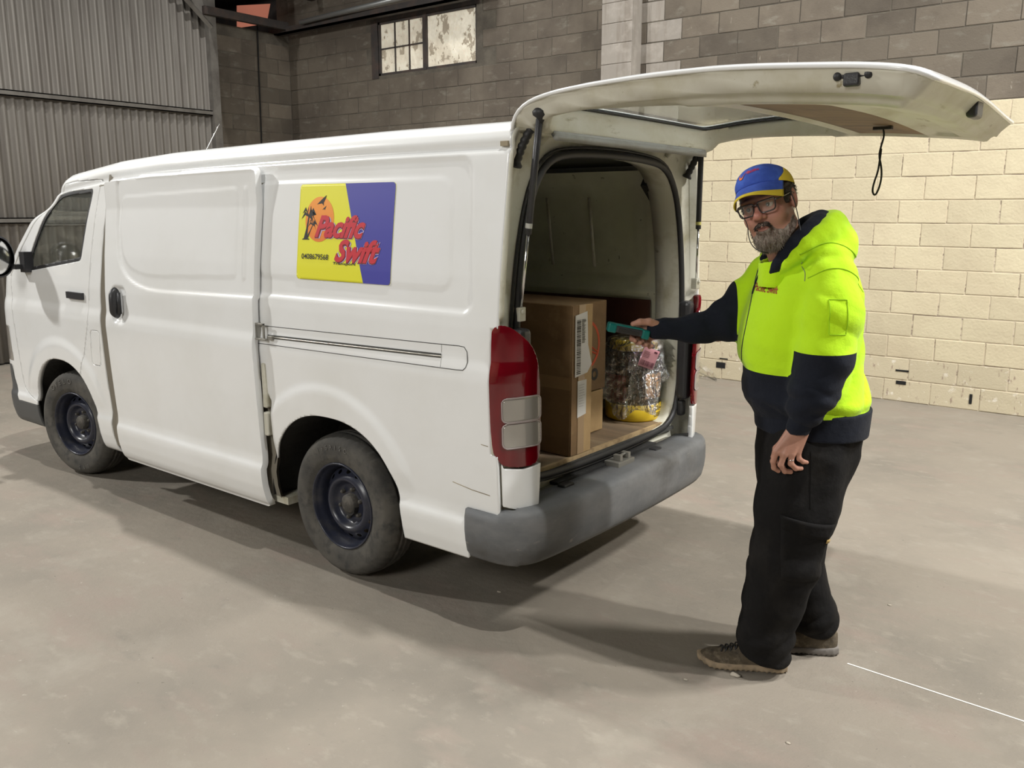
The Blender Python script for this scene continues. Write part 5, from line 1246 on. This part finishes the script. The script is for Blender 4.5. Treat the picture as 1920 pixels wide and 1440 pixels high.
BV = np.stack([bx, by, bz], -1).reshape(-1, 3); BF = grid_faces(16, 41, flip=True).tolist(); fy = (vb.ravel() - (.84 - .22 * np.abs(ub.ravel()) ** 1.6))
v1, f1 = clip(BV, BF, -fy); solid(hsub('peak', v1, f1, M_capb, cap), .0035, 0); v2, f2 = clip(BV, BF, fy); solid(hsub('peak_trim', v2, f2, M_capy, cap), .0040, 0)
# emblem on the cap front
def cap_surf(a, h, o=.001):                                   # a: angle about the crown from the front (to his left +), h 0..1
    an_ = PI / 2 - a; p = h * PI / 2; x = (rx + o) * math.cos(p) ** .85 * math.cos(an_); y = -.014 + (ry + o) * math.cos(p) ** .85 * math.sin(an_); w_ = 1 + .012 * math.sin(an_ * 3 + 6 * h) + .010 * math.sin(h * 26 + 3 * math.sin(an_ * 2)) * math.sin(p * 2) + .02
    return np.array([x * w_, -.014 + (y + .014) * w_, .051 + rz * math.sin(p) + .026 * math.sin(an_) * math.cos(p)])
m = [cap_surf(-.38 + .13 * math.cos(t), .36 + .11 * math.sin(t), .004) for t in np.linspace(0, 2 * PI, 18, endpoint=False)]; hsub('emblem', m, [tuple(range(18))[::-1]], mat('emblem_orange', (.75, .16, .03), .7), cap, smooth=False)
me = text_mesh('Pacific', 1, 0, .3, .03); v = np.array([q.co for q in me.vertices]); lo_, hi_ = v.min(0), v.max(0); v = (v - lo_) / np.maximum(hi_ - lo_, 1e-6)
hsub('emblem', [cap_surf(-.24 + p[0] * .66, .36 + p[1] * .16 + p[0] * .05, .005) for p in v], [tuple(p.vertices) for p in me.polygons], mat('emblem_red', (.45, .02, .05), .7), cap, smooth=False)
# glasses with neck cord
M_frame = mat('dark_glasses_frame', (.02, .012, .012), .25, coat=.5); M_lens = bpy.data.materials.new('spectacle_lens'); M_lens.use_nodes = True; nt = M_lens.node_tree; nt.nodes.clear()
o_ = nt.nodes.new('ShaderNodeOutputMaterial'); a_m = nt.nodes.new('ShaderNodeMixShader'); t_m = nt.nodes.new('ShaderNodeBsdfTransparent'); g_m = nt.nodes.new('ShaderNodeBsdfGlossy'); g_m.inputs['Roughness'].default_value = .03; f_m = nt.nodes.new('ShaderNodeFresnel'); f_m.inputs['IOR'].default_value = 1.9
nt.links.new(f_m.outputs[0], a_m.inputs[0]); nt.links.new(t_m.outputs[0], a_m.inputs[1]); nt.links.new(g_m.outputs[0], a_m.inputs[2]); nt.links.new(a_m.outputs[0], o_.inputs[0])
gm_ = MB(); lens = []
for s_ in (-1, 1):
    P2 = round_poly([(-.0275, .0175), (.0295, .0185), (.0245, -.0185), (-.0220, -.0195)], [.009, .009, .012, .013], 8)
    P3 = np.stack([s_ * (.0335 + P2[:, 0]), .1115 - .55 * (np.abs(.0335 + P2[:, 0]) - .01).clip(0) ** 1.0 * .30, P2[:, 1] + .003], 1)
    gm_.tube(W3(from_head(P3)), .0026, 8, closed=True); lens.append(P3)
gm_.tube(W3(from_head([(-.010, .113, .012), (0, .1155, .014), (.010, .113, .012)])), .0022, 8)
for s_ in (-1, 1): gm_.tube(W3(from_head([(s_ * .062, .104, .013), (s_ * .071, .094, .014), (s_ * .078, .05, .017), (s_ * .0835, .0, .022), (s_ * .086, -.022, .012)])), .0028, 8)
gl_o = gm_.build('glasses', M_frame, man, smooth=True)
for P3 in lens: sub('lens', W3(from_head(P3)), [tuple(range(len(P3)))], M_lens, gl_o, smooth=False)
# cord hangs in front from both temples
c1 = smooth_poly([from_head((.0845, .012, .024)), from_head((.090, .014, -.01)), from_head((.090, .018, -.06)), (-.088, -.16, 1.60), (-.11, -.15, 1.555)], 2, False)
c2 = smooth_poly([from_head((-.068, .098, .012)), (-.262, -.13, 1.66), (-.258, -.14, 1.60), (-.235, -.15, 1.568), (-.19, -.14, 1.558)], 2, False)
MB().tube(W3(c1), .0016, 6).tube(W3(c2), .0016, 6).buildsub('neck_cord', M_rub, gl_o, smooth=True)

# hoodie
TORSO = [(.965, .036, .0, .190, .208), (1.00, .030, .0, .202, .218), (1.05, .008, .0, .216, .230), (1.12, .0, 0, .205, .228), (1.18, -.018, 0, .206, .232), (1.25, -.022, 0, .208, .236), (1.33, -.018, 0, .200, .238), (1.42, -.008, 0, .180, .235), (1.50, -.005, .0, .152, .195), (1.55, .0, .0, .12, .14), (1.59, .0, .0, .075, .09)]
def crease(t): return .5 - np.abs(np.sin(t * .5)) ** .75       # rounded folds with sharp valleys
def folds(P):
    u, w, z = P.T
    a = .011 * crease(46 * (z - .75 * u) + 3.0 * np.sin(9 * u + 5 * w + 8 * z)) * sst(z, 1.36, 1.18) * sst(z, .98, 1.05) * (.5 + .5 * np.sin(11 * w + 7 * u + 2))
    b = .012 * crease(60 * (z + .35 * u) + 2.5 * np.sin(15 * w)) * np.exp(-((z - 1.03) / .035) ** 2)
    c = .009 * crease(30 * (.9 * u + z) + 4 * np.sin(5 * w + 4 * z)) * sst(z, 1.18, 1.28) * sst(z, 1.52, 1.42) * (.5 + .5 * np.sin(8 * w + 9 * z))
    return a + b + c + lumpy(P, 24, .003)
def sleeve_l(P):
    d = chain(P, [(.010, -.165, 1.475), (.004, -.215, 1.36), (-.012, -.232, 1.24), (-.040, -.235, 1.12), (-.062, -.232, 1.045)], [.088, .094, .088, .072, .058], .04)
    u, w, z = P.T
    return d + lumpy(P, 30, .002) + .008 * crease(44 * (z + .7 * u) + 2.5 * np.sin(18 * z + 6 * u)) * (.4 + .6 * np.sin(13 * z + 8 * u) ** 2) + .012 * crease(90 * (z - .35 * u) + 1.5 * np.sin(16 * u)) * np.exp(-((z - 1.07) / .05) ** 2) + .0035 * np.sin(45 * (z + .6 * u)) * np.exp(-((z - 1.22) / .07) ** 2)
def cuff_l(P): return cone(P, (-.062, -.232, 1.045), (-.083, -.228, .985), .046, .0395)
def sleeve_r(P):
    d = chain(P, [(-.085, .145, 1.465), (-.170, .165, 1.365), (-.255, .165, 1.285), (-.37, .16, 1.265), (-.47, .155, 1.268)], [.090, .080, .064, .051, .040], .03)
    u = P[:, 0]; return d + lumpy(P, 32, .004) + .006 * np.sin(60 * (u + .5 * P[:, 2])) * np.exp(-((u + .27) / .07) ** 2)
def hood_y(P):
    ring_ = [(-.150, -.115, 1.495), (-.100, -.155, 1.550), (-.035, -.155, 1.610), (.030, -.110, 1.652), (.064, -.01, 1.656), (.020, .09, 1.640), (-.06, .12, 1.600), (-.14, .09, 1.54)]
    d = chain(P, ring_, [.014, .024, .032, .038, .044, .038, .030, .015], .02, True)
    b = ell(P, (.066, -.03, 1.600), (.062, .115, .062), rot('Y', 20)); b = smin(b, ell(P, (.02, -.05, 1.56), (.10, .15, .05)), .05)
    return smin(d, b, .03)
def hoodie(P):
    d = seccol(P, TORSO) + folds(P)
    d = smin(d, sleeve_l(P), .022); d = smin(d, sleeve_r(P), .035)
    hd_ = smin(d, hood_y(P) + lumpy(P, 60, .002), .022)
    hole = smin(cone(P, (-.13, -.05, 1.72), (-.10, -.03, 1.52), .120, .070), cone(P, (-.14, -.08, 1.60), (-.175, -.12, 1.49), .06, .022), .02)
    return smax(hd_, -hole, .012)
V, F = put(hoodie, (-.52, -.34, .94), (.26, .27, 1.73), .0072)
u, w, z = V.T
isl = (sleeve_l(V) < .004) & (w < -.13); isr = (u < -.20) & (w > .06) & (z > 1.15)
f_l = 1.246 + .02 * (u + .0) - z; f_body = np.minimum(1.170 + .02 * np.sin(u * 9) - z, .030 - u + (z - 1.1) * .35 - .25 * (w + .2) * 0)
f_hem = 1.012 + .035 * (u - .1) - z; f_r = -.222 - u
navy = np.where(isl, f_l, np.where(isr, f_r, np.maximum(f_body, f_hem)))
# smooth blend of fields where regions meet
M_lime = mat('fluorescent_lime_fleece', (.46, .76, .0), .9, sheen=.1, bump=[(420., .0006), (9., .012)]); M_navy = mat('navy_fleece', (.008, .010, .017), .9, spec=.2, sheen=.03, bump=[(420., .0005), (9., .012)])
nb = M_lime.node_tree.nodes['Principled BSDF']
v1, f1 = clip(V, F.tolist(), -navy); v2, f2 = clip(V, F.tolist(), navy)
hoo = obj('hoodie', W3(v1), f1, M_lime, man); sub('navy_panel', W3(v2), f2, M_navy, hoo)
def ribbed(P, f, ax):
    return f(P)
V, F = put(cuff_l, (-.15, -.30, .965), (.0, -.17, 1.07), .004); sub('cuff', W3(V), F, M_navy, hoo)
V, F = put(lambda P: cone(P, (-.47, .155, 1.268), (-.505, .152, 1.265), .041, .037), (-.56, .10, 1.21), (-.42, .21, 1.32), .004); sub('cuff', W3(V), F, M_navy, hoo)
V, F = put(lambda P: smax(np.abs(seccol(P, [(.90, .040, 0, .184, .205), (1.04, .036, 0, .196, .215)])) - .007, np.maximum(.922 + .03 * (P[:, 0] - .1) * -1 - P[:, 2], P[:, 2] - 1.02), .004), (-.2, -.25, .90), (.27, .25, 1.03), .006); sub('waistband', W3(V), F, M_navy, hoo)
# dark hood lining round the neck
def lin(P): return chain(P, [(-.165, -.100, 1.49), (-.128, -.130, 1.550), (-.066, -.130, 1.612), (-.004, -.095, 1.655), (.026, -.005, 1.663), (-.01, .07, 1.64), (-.09, .09, 1.59), (-.15, .06, 1.53)], [.012, .026, .034, .036, .036, .03, .025, .012], .02, True)
V, F = put(lin, (-.23, -.19, 1.48), (.09, .14, 1.73), .005); sub('hood_lining', W3(V), F, M_navy, hoo)
# shirt collar under the zip
V, F = put(lambda P: smax(np.abs(cone(P, (-.12, -.05, 1.58), (-.13, -.06, 1.46), .070, .062)) - .004, P[:, 2] - 1.545 - .3 * (P[:, 0] + .12), .003), (-.24, -.16, 1.44), (-.02, .05, 1.60), .005); obj('shirt_collar', W3(V), F, M_lime, man)
def project(P, fun, d=(0, 1, 0), t0=-.5, t1=.3, off=.0, n=160):
    P = np.asarray(P, float).copy(); d = np.array(d, float); d /= np.linalg.norm(d); ts = np.linspace(t0, t1, n); hit = np.full(len(P), np.nan); prev = None
    for t in ts:
        f = fun(P + d * t)
        if prev is not None:
            x = np.isnan(hit) & (f < 0) & (prev >= 0); hit[x] = t - (ts[1] - ts[0]) * (-f[x]) / (prev[x] - f[x] + 1e-9)
        prev = f
    hit = np.where(np.isnan(hit), np.nanmean(hit), hit); return P + d * (hit - off)[:, None]
def line_on(pts, fun, r, m, name, part, d=(0, 1, 0), off=.0008, n=60, t0=-.5, it=2):
    P = resample(smooth_poly(np.array(pts, float), it, False), n); P = project(P, fun, d, t0, .4, off); return MB().tube(W3(P), r, 6).buildsub(name, m, part, smooth=True)
M_zip = mat('dark_zip', (.02, .03, .02), .5); M_seamy = mat('lime_seam', (.28, .50, .0), .9)
zd = (.35, 1, 0)
line_on([(-.182, 0, 1.515), (-.196, 0, 1.45), (-.198, 0, 1.40), (-.212, 0, 1.30), (-.224, 0, 1.22), (-.222, 0, 1.175)], hoodie, .0022, M_zip, 'zip', hoo, zd)
line_on([(-.150, 0, 1.535), (-.168, 0, 1.50), (-.190, 0, 1.455), (-.197, 0, 1.41)], hoodie, .0042, M_navy, 'zip_tape', hoo, zd)
line_on([(-.10, 0, 1.555), (-.02, 0, 1.600), (.05, 0, 1.585), (.10, 0, 1.545)], hoodie, .0018, M_seamy, 'seam', hoo)
line_on([(-.075, 0, 1.48), (-.03, 0, 1.515), (.03, 0, 1.515), (.09, 0, 1.48), (.13, 0, 1.43)], hoodie, .0016, M_seamy, 'seam', hoo)
line_on([(-.085, 0, 1.53), (-.078, 0, 1.50), (-.082, 0, 1.47)], hoodie, .0016, mat('grey_piping', (.22, .26, .12), .7), 'piping', hoo)
line_on([(-.035, 0, 1.42), (.02, 0, 1.42), (.02, 0, 1.31), (-.035, 0, 1.31), (-.035, 0, 1.42)], hoodie, .0014, M_seamy, 'pen_pocket', hoo, it=0)
me = text_mesh('Pacific Swift', .034, 0, .35, .0006); v = np.array([q.co for q in me.vertices]); Pt = np.stack([-.195 + v[:, 0] * .55, np.zeros(len(v)), 1.424 + v[:, 1] * 1.0], 1)
sub('lettering', W3(project(Pt, hoodie, zd, -.5, .4, .0022)), [tuple(p.vertices) for p in me.polygons], mat('chest_print_red', (.30, .02, .01), .7), hoo, smooth=False)
MB().box((-.5, -.5, -.5), (.5, .5, .5))
# trousers
def trousers(P):
    u, w, z = P.T
    d = seccol(P, [(.62, .02, .0, .13, .15), (.72, .018, 0, .155, .185), (.84, .028, 0, .178, .195), (.99, .034, 0, .180, .20)])
    l1 = chain(P, [(-.005, -.085, .86), (-.024, -.085, .66), (-.048, -.075, .45), (-.074, -.062, .30), (-.096, -.055, .16), (-.094, -.052, .085)], [.138, .140, .122, .108, .096, .094], .03)
    l2 = chain(P, [(.065, .085, .86), (.045, .10, .60), (.055, .11, .42), (.094, .115, .26), (.142, .11, .15), (.150, .11, .115)], [.135, .108, .096, .088, .084, .076], .03)
    a = .014 * crease(80 * (z - .30 * u) + 2.4 * np.sin(17 * u + 9 * w)) * sst(z, .30, .12) * (.4 + .6 * np.sin(9 * u + 14 * w) ** 2) + .009 * crease(54 * (z + .45 * u) + 2.4 * np.sin(9 * w + 12 * u)) * np.exp(-((z - .47) / .12) ** 2) + .005 * np.sin(40 * (u + .25 * z) + 1.5 * np.sin(11 * z)) * sst(z, .60, .80)
    d = smin(smin(d, l1, .03), l2 , .02)
    d = d + a + lumpy(P, 34, .0022)
    d = smax(d, .94 - 1e3 * 0 - z - 9, .01)
    d = smax(d, np.where(u + .25 * (w) < .045, .036 + .25 * (-.02 - u).clip(0) * (u < -.02), .078) - z, .012)
    return d
V, F = put(trousers, (-.26, -.28, .02), (.28, .28, .985), .0078)
M_trou = mat('black_work_trousers', (.0055, .005, .005), .9, spec=.2, noise=[((.014, .0125, .011), (7, 7, 4), .50, .72, 6)], bump=[(300., .0005), (12., .010)])
tro = obj('trousers', W3(V), F, M_trou, man)
def flap_on(name, c4, m, off, th, n=(16, 5)):
    a, b, c, d_ = [np.array(q, float) for q in c4]; G = []
    for j in np.linspace(0, 1, n[1]):
        for i in np.linspace(0, 1, n[0]): G.append((a * (1 - i) + b * i) * (1 - j) + (d_ * (1 - i) + c * i) * j)
    P = project(np.array(G), trousers, (0, 1, 0), -.5, .3, off); o = sub(name, W3(P), grid_faces(n[1], n[0]).tolist(), m, tro); return solid(o, th, 0)
flap_on('pocket_flap', [(-.118, 0, .672), (.078, 0, .632), (.062, 0, .575), (-.108, 0, .622)], M_trou, .0065, .005)
flap_on('cargo_pocket', [(-.112, 0, .64), (.066, 0, .60), (.050, 0, .42), (-.098, 0, .43)], M_trou, .0025, .004, (14, 12))
flap_on('pocket_tab', [(.052, 0, .578), (.068, 0, .576), (.066, 0, .562), (.051, 0, .564)], mat('tan_tab', (.35, .24, .08), .7), .011, .003, (3, 3))
line_on([(-.03, 0, .90), (-.022, 0, .70)], trousers, .0015, M_trou, 'side_seam', tro)
# shoes
M_shoe = mat('dusty_brown_shoe', (.085, .066, .042), .9, noise=[((.19, .155, .105), (30, 30, 30), .50, .66, 6), ((.045, .036, .026), 22., .52, .7, 5)], bump=[(110., .002)]); M_sole = mat('tan_sole', (.34, .26, .17), .85, noise=[((.20, .16, .11), 30., .5, .7, 4)], bump=[(70., .002)])
M_soleg = mat('grey_sole', (.17, .155, .14), .85, bump=[(70., .002)])
def shoe(toe, heel, L, flip, ms, label=None):
    toe = np.array(toe, float); heel = np.array(heel, float); ax = toe - heel; ax /= np.linalg.norm(ax); sd_ = np.array([-ax[1], ax[0], 0.])
    def loc(P): q = P - heel; return np.stack([q @ ax, q @ sd_, P[:, 2]], 1)
    def outline(Q, grow=0.):
        x, y = Q[:, 0], Q[:, 1]; hw = np.interp(x, [0, .02, .07, .13, .20, .26, .30, .325], [.022, .034, .037, .036, .046, .046, .034, .014]) + grow
        yc = np.interp(x, [0, .15, .25, .325], [0, 0, .004 * flip, .012 * flip]); return np.maximum(np.abs(y - yc) - hw, np.maximum(-.004 - x, x - .328))
    def sole(P):
        Q = loc(P); z = Q[:, 2]; top = .030 + .008 * sst(Q[:, 0], .09, 0) + .012 * sst(Q[:, 0], .26, .33); bot = .002 + .018 * sst(Q[:, 0], .27, .335) + .003 * np.sin(Q[:, 0] * 330) * (np.abs(z - .01) < .02)
        return smax(outline(Q, .006 - .05 * np.abs(z - .015).clip(0, .02)), np.maximum(z - top, bot - z), .010)
    def upper(P):
        Q = loc(P); x, y, z = Q.T; h = np.interp(x, [-.01, .0, .03, .09, .12, .17, .23, .28, .31, .33], [.07, .098, .112, .112, .105, .090, .072, .062, .048, .03])
        hw = np.interp(x, [0, .02, .07, .13, .20, .26, .30, .325], [.022, .034, .037, .036, .046, .046, .034, .014]); yc = np.interp(x, [0, .15, .25, .325], [0, 0, .004 * flip, .012 * flip])
        t = np.clip((z - .02) / (h - .02), 0, 1); f = np.abs(y - yc) - hw * np.sqrt(np.clip(1 - t ** 2.4, 0, 1)) * 1.0
        d = smax(f, z - h, .012); d = smax(d, .015 - z, .01); d = smax(d, np.maximum(-x, x - .325), .02)
        return d + .0015 * np.sin(x * 120 + 30 * y) * np.sin(z * 90)
    lo = np.minimum(toe, heel) - (.07, .07, 0); hi = np.maximum(toe, heel) + (.07, .07, .13); lo[2] = -.01
    V, F = put(upper, lo, hi, .005); sh = obj('shoe', W3(V), F, M_shoe, man)
    V, F = put(sole, lo, hi, .0045); sub('sole', W3(V), F, ms, sh)
    m = MB()
    for k in range(6):
        x = .135 + k * .018; c = heel + ax * x; z = np.interp(x, [.12, .17, .23, .28], [.105, .090, .072, .062]) + .002
        for s2 in (-1, 1): m.tube(W3(smooth_poly([c + sd_ * .022 * s2 + (0, 0, z - .012), c + sd_ * .008 * s2 + (0, 0, z), c - sd_ * .012 * s2 + ax * .012 + (0, 0, z + .001), c - sd_ * .022 * s2 + ax * .016 + (0, 0, z - .010)], 1, False)), .0028, 6)
    for s2 in (-1, 1): c = heel + ax * .135; m.tube(W3(smooth_poly([c + (0, 0, .112), c + sd_ * .02 * s2 + (0, 0, .122), c + sd_ * .04 * s2 - ax * .0 + (0, 0, .108), c + sd_ * .03 * s2 + ax * .03 + (0, 0, .095), c + (0, 0, .108)], 2, False)), .0026, 6)
    m.buildsub('lace', M_rub, sh, smooth=True)
    return sh
shoe((-.350, .015, 0), (-.008, -.045, 0), .33, -1, M_sole); shoe((-.090, .150, 0), (.232, .085, 0), .33, 1, M_soleg)
# ring, scanner in the right hand
v = [(-.1045 + .0108 * math.cos(t), -.240 + .0108 * math.sin(t), .878) for t in np.linspace(0, 2 * PI, 25)[:-1]]; MB().tube(W3(v), .0016, 6, closed=True).build('wedding_ring', M_chrome, man, smooth=True)
M_teal = mat('teal_plastic', (.0, .13, .115), .35); sc_c = HR + (-.060, -.006, -.002)
scn = empty('barcode_scanner', tuple(W3(sc_c)[0])); tag(scn, 'teal and black handheld barcode scanner held in his outstretched right hand', 'scanner')
Rs = rot('Y', 11); 
def sbox(name, a, b, m, bv):
    mb = MB().box(a, b); v, f = mb.arr(); v = v @ Rs.T + sc_c; o = obj(name, W3(v), f, m, scn, smooth=False); return bevel(o, bv, 3)
sbox('scanner_body', (-.082, -.022, -.014), (.060, .022, .012), M_plas, .007)
sbox('bumper_end', (-.094, -.025, -.018), (-.060, .025, .017), M_teal, .007); sbox('bumper_end', (.034, -.025, -.020), (.064, .025, .015), M_teal, .007)
sbox('top_shell', (-.07, -.019, .010), (.04, .019, .017), M_teal, .003); sbox('screen', (-.052, -.0225, -.010), (.026, -.0215, .004), mat('screen_glass', (.01, .01, .01), .08, coat=1.), .001)
pebble(.742, .351, .014, 'pale lump of rubble beside the shoe in front', 1)
pebble(.611, .209, .006, 'tiny stone in front of the toe of the dusty shoe', 2)
pebble(-.404, .371, .008, 'small stone on the shadowed floor under the bumper corner', 3)
pebble(1.025, 1.328, .006, 'dark chip of debris on the bright floor right of the legs', 4)
pebble(1.054, .062, .006, 'small dark stone at the bottom edge right of centre', 5)
